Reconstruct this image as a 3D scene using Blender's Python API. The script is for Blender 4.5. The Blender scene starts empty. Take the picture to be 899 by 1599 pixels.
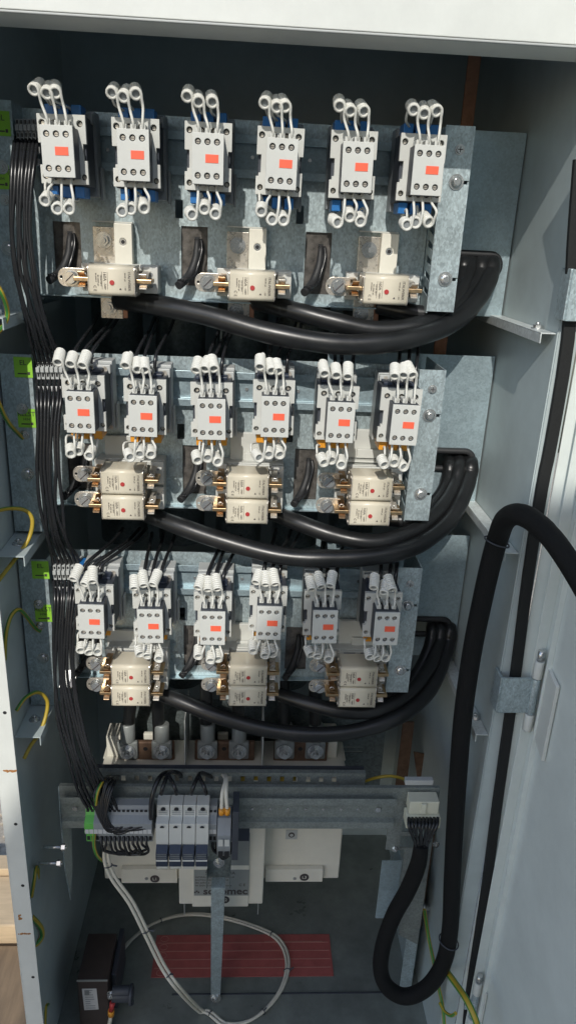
import bpy, math, random
from mathutils import Vector, Matrix
from mathutils.geometry import delaunay_2d_cdt
random.seed(7)
S = bpy.context.scene
COL = S.collection
# ---------------------------------------------------------------- camera
F = 1150.0; W0, H0 = 899.0, 1599.0
CP = Vector((0.25804, -1.107, -0.09107)); YAW, PIT, ROL = 0.0599066, 0.3601784, 0.04753797
def cam_axes():
    cy, sy, cp, sp, cr, sr = math.cos(YAW), math.sin(YAW), math.cos(PIT), math.sin(PIT), math.cos(ROL), math.sin(ROL)
    f = Vector((sy*cp, cy*cp, -sp)); r = Vector((cy, -sy, 0)); u = r.cross(f)
    return cr*r + sr*u, -sr*r + cr*u, f
CR, CU, CF = cam_axes()
cd = bpy.data.cameras.new('camera'); cam = bpy.data.objects.new('camera', cd); COL.objects.link(cam)
m = Matrix((CR, CU, -CF)).transposed().to_4x4(); m.translation = CP; cam.matrix_world = m
cd.sensor_fit = 'VERTICAL'; cd.sensor_height = 24; cd.lens = F/H0*24; cd.clip_start = 0.02; cd.clip_end = 500
S.camera = cam
def U(px, py, Y=None, X=None, Z=None):
    """measured point of the photograph -> the point where its sight line meets a plane of the cabinet"""
    d = CF + CR*((px-449.5)/F) - CU*((py-799.5)/F)
    if Y is not None: t = (Y-CP.y)/d.y
    elif X is not None: t = (X-CP.x)/d.x
    else: t = (Z-CP.z)/d.z
    return CP + t*d
# ---------------------------------------------------------------- light
SUN = Vector((0.17, 1.0, -0.76)).normalized()          # direction the light travels
el = math.asin(-SUN.z); 
w = bpy.data.worlds.new('World'); S.world = w; w.use_nodes = True
nt = w.node_tree; bg = nt.nodes['Background']
sky = nt.nodes.new('ShaderNodeTexSky'); sky.sky_type = 'NISHITA'; sky.sun_disc = False
sky.sun_elevation = el; sky.sun_rotation = math.atan2(-SUN.x, -SUN.y)
nt.links.new(sky.outputs[0], bg.inputs[0]); bg.inputs[1].default_value = 0.15
sl = bpy.data.lights.new('sun', 'SUN'); sl.energy = 2.6; sl.angle = math.radians(0.53); sl.color = (1, 0.955, 0.88)
so = bpy.data.objects.new('sun', sl); COL.objects.link(so)
so.rotation_euler = SUN.to_track_quat('-Z', 'Y').to_euler(); so.location = (-1, -4, 4)
S.view_settings.view_transform = 'Standard'; S.view_settings.look = 'None'; S.view_settings.gamma = 1
S.view_settings.exposure = 0.28
# ---------------------------------------------------------------- materials
M = {}
def mat(name, col, rough=0.5, metal=0.0, noise=0.0, scale=60, bump=0.0, bscale=200, kind=None, spec=None, trans=0, col2=None, stretch=(1,1,1), wear=.06):
    mt = bpy.data.materials.new(name); mt.use_nodes = True; n = mt.node_tree; b = n.nodes['Principled BSDF']
    b.inputs['Base Color'].default_value = (*col, 1); b.inputs['Roughness'].default_value = rough; b.inputs['Metallic'].default_value = metal
    if spec is not None: b.inputs['Specular IOR Level'].default_value = spec
    if trans: b.inputs['Transmission Weight'].default_value = trans
    tc = n.nodes.new('ShaderNodeTexCoord'); mp = n.nodes.new('ShaderNodeMapping'); n.links.new(tc.outputs['Object'], mp.inputs[0])
    mp.inputs['Scale'].default_value = stretch
    if noise:
        if kind == 'spangle':
            t = n.nodes.new('ShaderNodeTexVoronoi'); t.inputs['Scale'].default_value = scale; o = t.outputs['Color']
            sp = n.nodes.new('ShaderNodeSeparateColor'); n.links.new(o, sp.inputs[0])
            t2 = n.nodes.new('ShaderNodeTexNoise'); t2.inputs['Scale'].default_value = scale*0.22; t2.inputs['Detail'].default_value = 6
            n.links.new(mp.outputs[0], t2.inputs[0])
            mx = n.nodes.new('ShaderNodeMath'); mx.operation = 'MULTIPLY_ADD'; mx.inputs[1].default_value = 0.45
            n.links.new(sp.outputs[0], mx.inputs[0])
            m2 = n.nodes.new('ShaderNodeMath'); m2.operation = 'MULTIPLY'; m2.inputs[1].default_value = 0.6; n.links.new(t2.outputs[0], m2.inputs[0])
            n.links.new(m2.outputs[0], mx.inputs[2]); o = mx.outputs[0]
        else:
            t = n.nodes.new('ShaderNodeTexNoise'); t.inputs['Scale'].default_value = scale; t.inputs['Detail'].default_value = 8
            t.inputs['Roughness'].default_value = 0.65; o = t.outputs[0]
        n.links.new(mp.outputs[0], t.inputs[0])
        cr = n.nodes.new('ShaderNodeValToRGB'); n.links.new(o, cr.inputs[0])
        c2 = col2 or tuple(max(0, c*(1-noise)) for c in col); c3 = tuple(min(1, c*(1+noise)) for c in col)
        cr.color_ramp.elements[0].position = 0.25; cr.color_ramp.elements[0].color = (*c2, 1)
        cr.color_ramp.elements[1].position = 0.75; cr.color_ramp.elements[1].color = (*c3, 1)
        w1 = n.nodes.new('ShaderNodeTexNoise'); w1.inputs['Scale'].default_value = 9; w1.inputs['Detail'].default_value = 7; w1.inputs['Roughness'].default_value = 0.7
        n.links.new(tc.outputs['Object'], w1.inputs[0])
        wr_ = n.nodes.new('ShaderNodeMapRange'); wr_.inputs[1].default_value = .3; wr_.inputs[2].default_value = .7; wr_.inputs[3].default_value = 1-wear; wr_.inputs[4].default_value = 1+wear
        n.links.new(w1.outputs[0], wr_.inputs[0]); mm = n.nodes.new('ShaderNodeVectorMath'); mm.operation = 'SCALE'
        n.links.new(cr.outputs[0], mm.inputs[0]); n.links.new(wr_.outputs[0], mm.inputs['Scale'])
        n.links.new(mm.outputs[0], b.inputs['Base Color'])
        rr = n.nodes.new('ShaderNodeMapRange'); rr.inputs[3].default_value = max(0.05, rough-0.1); rr.inputs[4].default_value = min(1, rough+0.12)
        n.links.new(o, rr.inputs[0]); n.links.new(rr.outputs[0], b.inputs['Roughness'])
    if bump:
        t = n.nodes.new('ShaderNodeTexNoise'); t.inputs['Scale'].default_value = bscale; t.inputs['Detail'].default_value = 4
        n.links.new(mp.outputs[0], t.inputs[0]); bp = n.nodes.new('ShaderNodeBump'); bp.inputs['Strength'].default_value = bump
        bp.inputs['Distance'].default_value = 0.002
        n.links.new(t.outputs[0], bp.inputs['Height']); n.links.new(bp.outputs[0], b.inputs['Normal'])
    M[name] = mt; return mt
mat('galvanised', (.42,.50,.52), .42, .5, .22, 420, .08, 60, 'spangle', stretch=(1,1,.62), wear=.14)
mat('zinc_blue', (.38,.48,.52), .36, .5, .12, 320, .05, 40, 'spangle', wear=.14)
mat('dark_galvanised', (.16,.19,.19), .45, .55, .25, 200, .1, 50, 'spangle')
mat('shaded_zinc', (.27,.30,.285), .36, .45, .16, 320, .05, 40, 'spangle', wear=.14)  # zinc darkened, shade of the lower bay put into its colour
mat('floor_steel', (.25,.275,.255), .30, .35, .22, 14, .1, 30, wear=.2)
mat('steel', (.62,.63,.62), .22, .8, .12, 90, .05, 120)
mat('nickel', (.60,.56,.49), .28, .6, .22, 120, .15, 160)
mat('brass', (.60,.43,.25), .33, 1, .2, 150, .1, 160)
mat('copper', (.36,.18,.11), .5, .6, .3, 60, .1, 90)
mat('dull_copper', (.17,.105,.07), .5, .4, .4, 60, .1, 90)
mat('white_paint', (.64,.66,.62), .45, 0, .02, 12, .05, 900)
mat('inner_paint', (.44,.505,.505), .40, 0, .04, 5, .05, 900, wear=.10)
mat('sunlit_zinc', (.62,.66,.65), .35, .25, .12, 200, .05, 60, 'spangle')  # right rail zinc, lightened to carry sunlight in its colour
mat('door_paint', (.68,.73,.70), .40, 0, .03, 5, .06, 900, wear=.07)
mat('light_plastic', (.57,.58,.545), .42, 0, .05, 30, .05, 300)
mat('grey_plastic', (.46,.48,.47), .45, 0, .04, 40, .03, 300)
mat('mid_plastic', (.25,.27,.28), .45, 0, .06, 40, .03, 300)
mat('dark_plastic', (.045,.052,.065), .5, 0, .15, 60, .05, 300)
mat('hole_black', (.012,.013,.015), .6)
mat('orange_print', (.86,.13,.065), .5, 0, .04, 90)
mat('white_wire', (.66,.66,.61), .48, 0, .04, 60, .05, 400)
mat('cream_wire', (.66,.63,.53), .45, 0, .05, 60, .05, 400)
mat('black_wire', (.016,.017,.019), .24, 0, .2, 60, .04, 200)
mat('black_cable', (.012,.013,.014), .33, 0, .25, 22, .10, 60)
mat('rubber', (.022,.023,.025), .55, 0, .2, 60, .1, 200)
mat('foam', (.010,.011,.011), .85, 0, .2, 60, .3, 300)
mat('braid', (.006,.0065,.007), .62, 0, .5, 700, .8, 900, spec=.25)
mat('ceramic', (.64,.59,.47), .33, 0, .035, 30, .03, 200)
mat('cream_plastic', (.72,.70,.61), .4, 0, .04, 20, .03, 200)
mat('ink', (.06,.05,.05), .6)
mat('red_ink', (.42,.04,.04), .5)
mat('navy_plastic', (.028,.038,.062), .4, 0, .15, 60)
mat('blue_plastic', (.02,.16,.45), .4, 0, .15, 60)
mat('orange_plastic', (.75,.32,.03), .4, 0, .15, 60)
mat('green_plastic', (.12,.45,.08), .4, 0, .1, 60)
mat('green_paper', (.30,.62,.05), .6, 0, .05, 60)
mat('yellow_sheath', (.46,.33,.035), .4, 0, .1, 60)
mat('green_sheath', (.05,.22,.04), .4, 0, .1, 60)
mat('red_film', (.40,.11,.10), .35, 0, .2, 25, .1, 40)
mat('pale_film', (.45,.20,.17), .35)
mat('grey_print', (.30,.32,.31), .45, .3, .05, 60)
mat('ivory_nylon', (.62,.62,.50), .4, 0, .05, 60)
mat('brown_case', (.050,.038,.034), .45, 0, .2, 40, .1, 100)
mat('paper_white', (.55,.56,.56), .6, 0, .05, 60)
mat('mica', (.13,.12,.11), .3, .4, .6, 90, .4, 70)
mat('wood', (.50,.38,.24), .7, 0, .2, 6, .3, 60, stretch=(1,8,8))
mat('dark_wood', (.20,.14,.085), .75, 0, .3, 6, .3, 60, stretch=(8,1,8))
mat('gravel', (.36,.32,.26), .9, 0, .45, 40, .6, 60)
mat('pebble', (.48,.42,.34), .85, 0, .35, 9, .3, 60)
mat('rust', (.35,.16,.05), .8, 0, .3, 200)
mat('cloth', (.05,.06,.09), .8, 0, .2, 30)
mat('skin', (.45,.28,.2), .5)
# ---------------------------------------------------------------- mesh builder
class MB:
    def __init__(s): s.v=[]; s.f=[]; s.m=[]; s.sm=[]
    def add(s, vs, fs, mi=0, smooth=False):
        o=len(s.v); s.v += [tuple(p) for p in vs]
        for f in fs: s.f.append(tuple(i+o for i in f)); s.m.append(mi); s.sm.append(smooth)
        return s
    def box(s, x0,x1,y0,y1,z0,z1, mi=0):
        return s.add([(x0,y0,z0),(x1,y0,z0),(x1,y1,z0),(x0,y1,z0),(x0,y0,z1),(x1,y0,z1),(x1,y1,z1),(x0,y1,z1)],
              [(0,3,2,1),(4,5,6,7),(0,1,5,4),(1,2,6,5),(2,3,7,6),(3,0,4,7)], mi)
    def prism(s, pts, d, mi=0):
        """closed planar polygon (3-D points) pushed along vector d"""
        n=len(pts); d=Vector(d); a=[Vector(p) for p in pts]; b=[p+d for p in a]
        return s.add(a+b, [tuple(range(n)), tuple(range(2*n-1,n-1,-1))]+[(i,n+i,n+(i+1)%n,(i+1)%n) for i in range(n)], mi)
    def cyl(s, p0, p1, r, n=14, mi=0, r1=None, caps=True):
        p0=Vector(p0); p1=Vector(p1); d=(p1-p0).normalized(); a=d.orthogonal().normalized(); b=d.cross(a); r1=r if r1 is None else r1
        vs=[p0+(a*math.cos(t)+b*math.sin(t))*r for t in [2*math.pi*i/n for i in range(n)]]
        vs+=[p1+(a*math.cos(t)+b*math.sin(t))*r1 for t in [2*math.pi*i/n for i in range(n)]]
        s.add(vs, [(i,(i+1)%n,n+(i+1)%n,n+i) for i in range(n)], mi, n>8)
        if caps: s.add(vs, [tuple(range(n-1,-1,-1)), tuple(range(n,2*n))], mi)
        return s
    def tube(s, pts, r, n=8, mi=0, mis=None, flat=1.0):
        pts=[Vector(p) for p in pts]; k=len(pts); vs=[]
        t=(pts[1]-pts[0]).normalized(); a=t.orthogonal().normalized()
        if flat!=1.0: a=Vector((0,1,0)); a=(a-t*a.dot(t)).normalized()
        for i in range(k):
            t=((pts[min(i+1,k-1)]-pts[max(i-1,0)])).normalized()
            a=(a-t*a.dot(t)).normalized(); b=t.cross(a)
            rr=r[i] if isinstance(r,(list,tuple)) else r
            for j in range(n):
                g=2*math.pi*j/n; vs.append(pts[i]+(a*math.cos(g)+b*math.sin(g)*flat)*rr)
        o=len(s.v); s.v+=[tuple(p) for p in vs]
        for i in range(k-1):
            for j in range(n):
                s.f.append((o+i*n+j,o+i*n+(j+1)%n,o+(i+1)*n+(j+1)%n,o+(i+1)*n+j)); s.m.append(mis[j%len(mis)] if mis else mi); s.sm.append(True)
        s.f.append(tuple(o+j for j in range(n-1,-1,-1))); s.f.append(tuple(o+(k-1)*n+j for j in range(n))); s.m+=[mi,mi]; s.sm+=[False,False]
        return s
    def plate(s, outline, holes, w0, w1, ax='xz', mi=0):
        """flat sheet with real openings; outline/holes are 2-D loops; ax 'xz','yz','xy'"""
        def to3(p,w):
            if ax=='xz': return (p[0],w,p[1])
            if ax=='yz': return (w,p[0],p[1])
            return (p[0],p[1],w)
        loops=[outline]+list(holes); vv=[]; ee=[]
        for L in loops:
            o=len(vv); vv+=[Vector(p) for p in L]; ee+=[(o+i,o+(i+1)%len(L)) for i in range(len(L))]
        ov,_,of,_,_,_=delaunay_2d_cdt(vv,ee,[],0,1e-7)
        def inside(p,L):
            c=False; j=len(L)-1
            for i in range(len(L)):
                if (L[i][1]>p[1])!=(L[j][1]>p[1]) and p[0]<(L[j][0]-L[i][0])*(p[1]-L[i][1])/(L[j][1]-L[i][1])+L[i][0]: c=not c
                j=i
            return c
        keep=[]
        for f in of:
            c=sum((ov[i] for i in f),Vector((0,0)))/len(f)
            if inside(c,outline) and not any(inside(c,h) for h in holes): keep.append(tuple(f))
        n=len(ov); a=[to3(p,w0) for p in ov]; b=[to3(p,w1) for p in ov]
        s.add(a+b, keep+[tuple(i+n for i in reversed(f)) for f in keep], mi)
        for L in loops:
            k=len(L); s.add([to3(p,w0) for p in L]+[to3(p,w1) for p in L], [(i,(i+1)%k,k+(i+1)%k,k+i) for i in range(k)], mi)
        return s
    def build(s, name, mats, parent=None, bevel=0, loc=None):
        me=bpy.data.meshes.new(name); me.from_pydata(s.v,[],s.f)
        for k in (mats if isinstance(mats,(list,tuple)) else [mats]): me.materials.append(M[k])
        me.polygons.foreach_set('material_index', s.m); me.polygons.foreach_set('use_smooth', s.sm)
        import bmesh as bmm
        b=bmm.new(); b.from_mesh(me); bmm.ops.remove_doubles(b,verts=b.verts,dist=1e-6); bmm.ops.recalc_face_normals(b,faces=b.faces); b.to_mesh(me); b.free()
        o=bpy.data.objects.new(name,me); COL.objects.link(o)
        if parent: o.parent=parent
        if loc is not None: o.location=loc
        if bevel:
            q=o.modifiers.new('bevel','BEVEL'); q.width=bevel; q.segments=2; q.limit_method='ANGLE'; q.angle_limit=math.radians(50)
        return o
def circ(x,z,r,n=14): return [(x+r*math.cos(2*math.pi*i/n), z+r*math.sin(2*math.pi*i/n)) for i in range(n)]
def rect(x0,x1,z0,z1): return [(x0,z0),(x1,z0),(x1,z1),(x0,z1)]
def rrect(x0,x1,z0,z1,r,n=5):
    o=[]
    for cx,cz,a0 in ((x1-r,z1-r,0),(x0+r,z1-r,90),(x0+r,z0+r,180),(x1-r,z0+r,270)):
        for i in range(n+1):
            a=math.radians(a0+90*i/n); o.append((cx+r*math.cos(a),cz+r*math.sin(a)))
    return o
def smooth(pts, sub=6):
    P=[Vector(p) for p in pts]; o=[]
    for i in range(len(P)-1):
        p0=P[max(i-1,0)]; p1=P[i]; p2=P[i+1]; p3=P[min(i+2,len(P)-1)]
        for k in range(sub):
            t=k/sub; o.append(0.5*((2*p1)+(p2-p0)*t+(2*p0-5*p1+4*p2-p3)*t*t+(3*p1-3*p2+p3-p0)*t**3))
    o.append(P[-1]); return o
def PW(L, sub=6): return smooth([U(a,b,Y=c) for a,b,c in L], sub)
def tag(o, label, cat, group=None, kind=None):
    if label: o['label']=label
    if cat: o['category']=cat
    if group: o['group']=group
    if kind: o['kind']=kind
    return o
def thing(name, loc=(0,0,0), label=None, cat=None, group=None):
    o=bpy.data.objects.new(name,None); COL.objects.link(o); o.location=loc; o.empty_display_size=.02; return tag(o,label,cat,group)
def copy_tree(o, parent=None):
    c=o.copy(); COL.objects.link(c)
    if parent: c.parent=parent
    for ch in list(o.children): copy_tree(ch,c)
    return c
def text(name, body, size, mt, parent, loc, rot=(math.pi/2,0,0), align='CENTER', ext=.0002, bold=False, sx=1.0):
    cu=bpy.data.curves.new(name,'FONT'); cu.body=body; cu.size=size; cu.align_x=align; cu.align_y='CENTER'; cu.extrude=ext
    if bold: cu.offset=size*.018
    tmp=bpy.data.objects.new(name,cu); COL.objects.link(tmp)
    me=bpy.data.meshes.new_from_object(tmp); bpy.data.objects.remove(tmp); me.materials.clear(); me.materials.append(M[mt])
    o=bpy.data.objects.new(name,me); COL.objects.link(o); o.parent=parent; o.location=loc; o.rotation_euler=rot; o.scale=(sx,1,1); return o
def joined_text(name, items, mt, parent):
    """several lines of one print as one mesh; items: (body,size,x,y,z,rotY_deg,align)"""
    V=[];Fc=[]
    for body,size,x,y,z,deg,al in items:
        cu=bpy.data.curves.new('t','FONT'); cu.body=body; cu.size=size; cu.align_x=al; cu.align_y='CENTER'; cu.extrude=.00015; cu.resolution_u=3; cu.offset=size*.022 if body=='socomec' else 0
        tmp=bpy.data.objects.new('t',cu); COL.objects.link(tmp); me=bpy.data.meshes.new_from_object(tmp); bpy.data.objects.remove(tmp)
        R=Matrix.Translation((x,y,z))@Matrix.Rotation(math.radians(deg),4,'Y')@Matrix.Rotation(math.pi/2,4,'X')
        o=len(V); V+=[tuple(R@q.co) for q in me.vertices]; Fc+=[tuple(i+o for i in p.vertices) for p in me.polygons]
    me=bpy.data.meshes.new(name); me.from_pydata(V,[],Fc); me.materials.append(M[mt]); ob=bpy.data.objects.new(name,me); COL.objects.link(ob); ob.parent=parent
    return ob
def bolt(name, p, r, parent, mt='steel', axis=(0,-1,0), style='hex', washer=True, h=None):
    b=MB(); ax=Vector(axis).normalized(); p=Vector(p); h=h or r*.7
    if washer: b.cyl(p, p+ax*r*.22, r*1.45, 18)
    if style=='hex': b.cyl(p+ax*r*.2, p+ax*(r*.2+h), r*1.0, 6); b.cyl(p+ax*(r*.2+h), p+ax*(r*.3+h*1.6), r*.5, 12)
    elif style=='dome': b.cyl(p+ax*r*.2, p+ax*(r*.2+h*.6), r, 18); b.cyl(p+ax*(r*.2+h*.6), p+ax*(r*.2+h), r, 18, r1=r*.6)
    else:
        b.cyl(p+ax*r*.2, p+ax*(r*.2+h), r, 16); s=ax.orthogonal().normalized(); t=ax.cross(s)
        q=p+ax*(r*.2+h*1.02)
        for d in (s*.7+t*.7, s*.7-t*.7):
            e=ax.cross(d)*r*.12; d=d*r*.75; b.add([q-d-e,q+d-e,q+d+e,q-d+e],[(0,1,2,3)],1)
        return b.build(name,[mt,'ink'],parent)
    return b.build(name,mt,parent)
# ================================================================= ground outside
g=MB().box(-6,6,-6,6,-2.10,-2.05).build('gravel_ground','gravel'); tag(g,None,None,kind='structure')
pb=MB()
for i in range(1500):
    x=random.uniform(-1.2,-.18); y=random.uniform(-.2,1.9); r=random.uniform(.008,.022)
    b0=len(pb.v); pts=[(x+r*a*random.uniform(.7,1.3), y+r*b*random.uniform(.7,1.3), -2.048+r*.5*(c+.6)) for a,b,c in ((1,0,0),(0,1,0),(-1,0,0),(0,-1,0),(.1,.1,1),(0,0,-1))]
    pb.add(pts,[(0,1,4),(1,2,4),(2,3,4),(3,0,4),(1,0,5),(2,1,5),(3,2,5),(0,3,5)],0,True)
tag(pb.build('gravel','pebble'),'loose pale stones lying on the ground beside the cabinet','gravel',kind='stuff')
o=MB().box(-1.6,-.165,.43,.60,-2.05,-1.92).build('timber_beam','wood',bevel=.004); tag(o,'wide pale sunlit timber beam lying across the gravel behind','timber')
o=MB().box(-1.6,-.165,.605,.66,-2.05,-1.90).build('timber_board','wood',bevel=.003); tag(o,'narrow tan board standing on edge behind the wide pale beam','timber')
o=MB().box(-.60,-.165,-.9,.41,-2.05,-1.97).build('timber_plank','dark_wood',bevel=.004); tag(o,'dark brown shaded plank lying beside the cabinet foot','timber')
# added unseen wall, top edge shaped to shade the lower part of the cabinet
nb=MB().prism([(-1.15,-5.0,-2.05),(-1.15,-5.0,2.40),(-0.95,-5.0,2.75),(-0.78,-5.0,2.87),(-0.59,-5.0,3.02),(-0.47,-5.0,3.22),(-0.25,-5.0,3.32),(0.35,-5.0,3.36),(5.15,-5.0,3.40),(5.15,-5.0,-2.05)],(0,-.3,0)).build('shade_wall','pebble')
tag(nb,'tall stone wall with a stepped top across the yard, outside the photo','wall')
# ================================================================= cabinet
XL, XR, ZT, ZB, YB = -.146, .715, .155, -1.82, .66
cab=thing('electrical_cabinet',(0,0,ZB-.1),'tall white steel electrical cabinet standing open with its door swung right','cabinet')
cz=ZB-.1
def cpart(mb,name,mt,bevel=0): 
    for i,p in enumerate(mb.v): mb.v[i]=(p[0],p[1],p[2]-cz)
    return mb.build(name,mt,cab,bevel)
# left side: folded sheet, front flange white outside
YF=-.06; XO=-.1565; XI=-.1246
b=MB(); b.box(XO,XI,YF,YF+.002,-1.9,.6); b.box(XO-.002,XO,YF,YB,-1.9,.6)
cpart(b,'front_frame','white_paint',.0006)
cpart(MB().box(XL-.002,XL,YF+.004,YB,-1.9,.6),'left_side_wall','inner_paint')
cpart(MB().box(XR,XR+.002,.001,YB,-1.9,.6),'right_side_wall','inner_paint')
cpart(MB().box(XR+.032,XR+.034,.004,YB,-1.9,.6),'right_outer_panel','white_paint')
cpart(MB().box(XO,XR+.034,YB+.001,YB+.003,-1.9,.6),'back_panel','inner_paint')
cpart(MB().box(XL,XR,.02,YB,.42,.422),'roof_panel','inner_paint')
zl=U(450,50,Y=YF).z; b=MB(); b.box(XO-.002,XR+.034,YF-.012,YF-.002,zl+.003,.6); b.box(XO-.002,XR+.034,YF-.0015,.02,zl+.0035,zl+.0055); b.box(XO-.002,XR+.034,YF-.011,YF-.004,zl,zl+.0028,1)
cpart(b,'top_lintel',['white_paint','grey_plastic'],.0015)
cpart(MB().box(XL-.002,XR+.002,0.001,YB,ZB-.003,ZB),'floor_panel','floor_steel')
b=MB().box(XR+.0022,XR+.0318,-.001,.002,-1.9,.158); cpart(b,'right_frame_edge','inner_paint')
for z,n in ((-1.0295,0),(-1.455,1)):
    pass
b=MB()
for p in ((8,1113),(25,1287),(36,1383),(52,1526)): q=U(p[0],p[1],Y=YF-.0002); b=MB(); b.cyl(q,q+Vector((0,.003,0)),.0032,12); cpart(b,'screw_hole','hole_black')
rng=random.Random(3); b=MB()
for (pa,wd,ht,n) in (((6,1204),.022,.003,26),((29,1458),.022,.003,16),((30,1432),.005,.014,18)):
    q=U(pa[0],pa[1],Y=YF); x0=q.x; z0=q.z
    for i in range(n):
        x=x0+rng.random()*wd; z=z0+(rng.random()-.5)*ht; r=rng.uniform(.0009,.0022); b.cyl((x,YF-.0002-.00002*i,z),(x,YF+.001,z),r,7)
cpart(b,'rust_stain','rust')
# gasket of the front opening (right) 
gp=[U(903,250,Y=-.004)]+[U(x,y,Y=-.004) for x,y in ((893,380),(884,530),(858,690),(844,760),(822,900),(803,1050),(775,1250),(755,1400),(731,1560),(726,1640))]
b=MB()
vs=[];
for p in smooth(gp,3):
    vs+= [p+Vector((-.009,0,0)),p+Vector((.009,0,0)),p+Vector((.009,-.008,0)),p+Vector((-.009,-.008,0))]
n=len(vs)//4
b.add(vs,[(4*i+j,4*i+(j+1)%4,4*i+4+(j+1)%4,4*i+4+j) for i in range(n-1) for j in range(4)]+[(0,1,2,3),(4*n-1,4*n-2,4*n-3,4*n-4)],0)
cpart(b,'gasket','foam')
# side rails at three heights on both walls
for sgn,zz in ((1,(-.222,-.583,-.950)),(-1,(-.222,-.60,-.955))):
    for z in zz:
        b=MB()
        if sgn>0: z+=.010; b.box(XR-.024,XR-.001,.004,.34,z-.002,z); b.box(XR-.024,XR-.022,.004,.34,z-.016,z-.0022)
        else: b.box(XL+.001,XL+.046,.004,.34,z-.002,z); b.box(XL+.044,XL+.046,.004,.34,z-.018,z-.0022)
        r=cpart(b,'side_rail','sunlit_zinc' if sgn>0 else 'inner_paint',.0006)
        x=XR-.011 if sgn>0 else XL+.022
        bolt('rail_bolt',(x,.055,z-cz),.007,r,'steel',(0,0,1))
        bolt('rail_bolt',(x,.30,z-cz),.005,r,'steel',(0,0,1))
for (px,py) in ((800,365),(780,560),(730,970)): pass
# door, opened a little past square, with its hinges
door=None
hx=.786
b=MB(); 
ang=math.radians(93.5)
dd=Vector((math.cos(ang-math.pi/2*2+math.pi),-math.sin(ang),0))
def D(t,o,z): # along door from hinge, offset towards the opening, height
    a=Vector((math.sin(math.radians(3.0)),-math.cos(math.radians(3.0)),0)); nrm=Vector((-a.y*-1,a.x,0)); nrm=Vector((a.y,-a.x,0))
    return Vector((hx,-.012,z))+a*t+nrm*o
def dbox(b,t0,t1,o0,o1,z0,z1,mi=0):
    vs=[D(t,o,z) for z in (z0,z1) for t,o in ((t0,o0),(t1,o0),(t1,o1),(t0,o1))]
    b.add(vs,[(0,1,2,3),(7,6,5,4),(0,4,5,1),(1,5,6,2),(2,6,7,3),(3,7,4,0)],mi)
dbox(b,0,.78,0,.002,-1.9,.5); dbox(b,0,.002,.0022,.022,-1.9,.5); dbox(b,.778,.78,.0022,.022,-1.9,.5); 
door=cpart(b,'door','door_paint',.0008)
dbz=MB(); dbox(dbz,.030,.032,.0022,.012,-1.86,.46); 
o=dbz
for i,p in enumerate(o.v): o.v[i]=(p[0],p[1],p[2]-cz)
o.build('door_fold','door_paint',door,.0006)
# strip of white frame turned outwards beside the gasket
cpart(MB().box(XR+.034,hx-.004,-.003,-.001,-1.9,.158),'right_frame_flange','door_paint')
def hinge(zc,full=True):
    b=MB()
    c=Vector((.772,-.018,zc-cz))
    # cabinet leaf: galvanised strap around the flange
    l=MB(); hh=.036 if full else .012
    l.box(XR-.002 if full else c.x-.02,c.x,-.024,-.020,c.z-hh,c.z+hh); full and l.box(XR-.006,XR-.002,-.024,.012,c.z-.036,c.z+.036)
    l.cyl((c.x,-.024,c.z-.036),(c.x,-.024,c.z+.036),.0075,18)
    r=l.build('hinge_leaf','dark_galvanised' if False else 'galvanised',cab,.001)
    d=MB()
    for s in (-1,1): k_=MB().cyl((c.x,-.024,c.z+s*.0375),(c.x,-.024,c.z+s*.072),.0085,18); k_.build('hinge_knuckle','white_paint',door,.001)
    if not full: d.box(c.x+.009,c.x+.012,-.05,-.02,c.z-.07,c.z+.07)
    d.prism([(.7790,-.034,c.z-.070),(.7790,-.085,c.z-.092),(.7790,-.085,c.z+.060),(.7790,-.034,c.z+.072)],(.0065,0,0)) if full else None
    h=d.build('door_hinge','white_paint',door,.001)
    p=MB().cyl((c.x,-.024,c.z+.072),(c.x,-.024,c.z+.092),.006,16); p.build('hinge_pin','steel',h)
hinge(-.835); hinge(-.155); hinge(-1.62,False)
# blue zinc divider panels behind the cable bushings
for i,(zt,zb) in enumerate(((.086,-.215),(-.287,-.585),(-.648,-.93))):
    hz=U((755,720,685)[i],(414,718,978)[i],Y=.26).z
    b=MB().plate(rect(.40,XR-.003,zb,zt),[rrect(.60,.692,hz-.016,hz+.016,.0155)],.26,.262)
    t=cpart(b,'divider_panel','zinc_blue')
    g=MB(); L=rrect(.598,.695,hz-.018,hz+.018,.0175,8)
    g.tube([(x,.258,z-cz) for x,z in L]+[(L[0][0],.258,L[0][1]-cz)],.0062,8); g.build('bushing_edge','rubber',t)
# dark rear equipment plate seen below the rows
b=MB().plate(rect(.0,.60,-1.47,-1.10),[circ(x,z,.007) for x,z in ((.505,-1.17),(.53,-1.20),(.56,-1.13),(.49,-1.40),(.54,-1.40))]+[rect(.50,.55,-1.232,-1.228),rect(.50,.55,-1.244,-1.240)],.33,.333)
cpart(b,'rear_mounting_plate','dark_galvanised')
b=MB().box(.14,.58,.3,.31,ZB+.02,ZB+.03)
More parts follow.
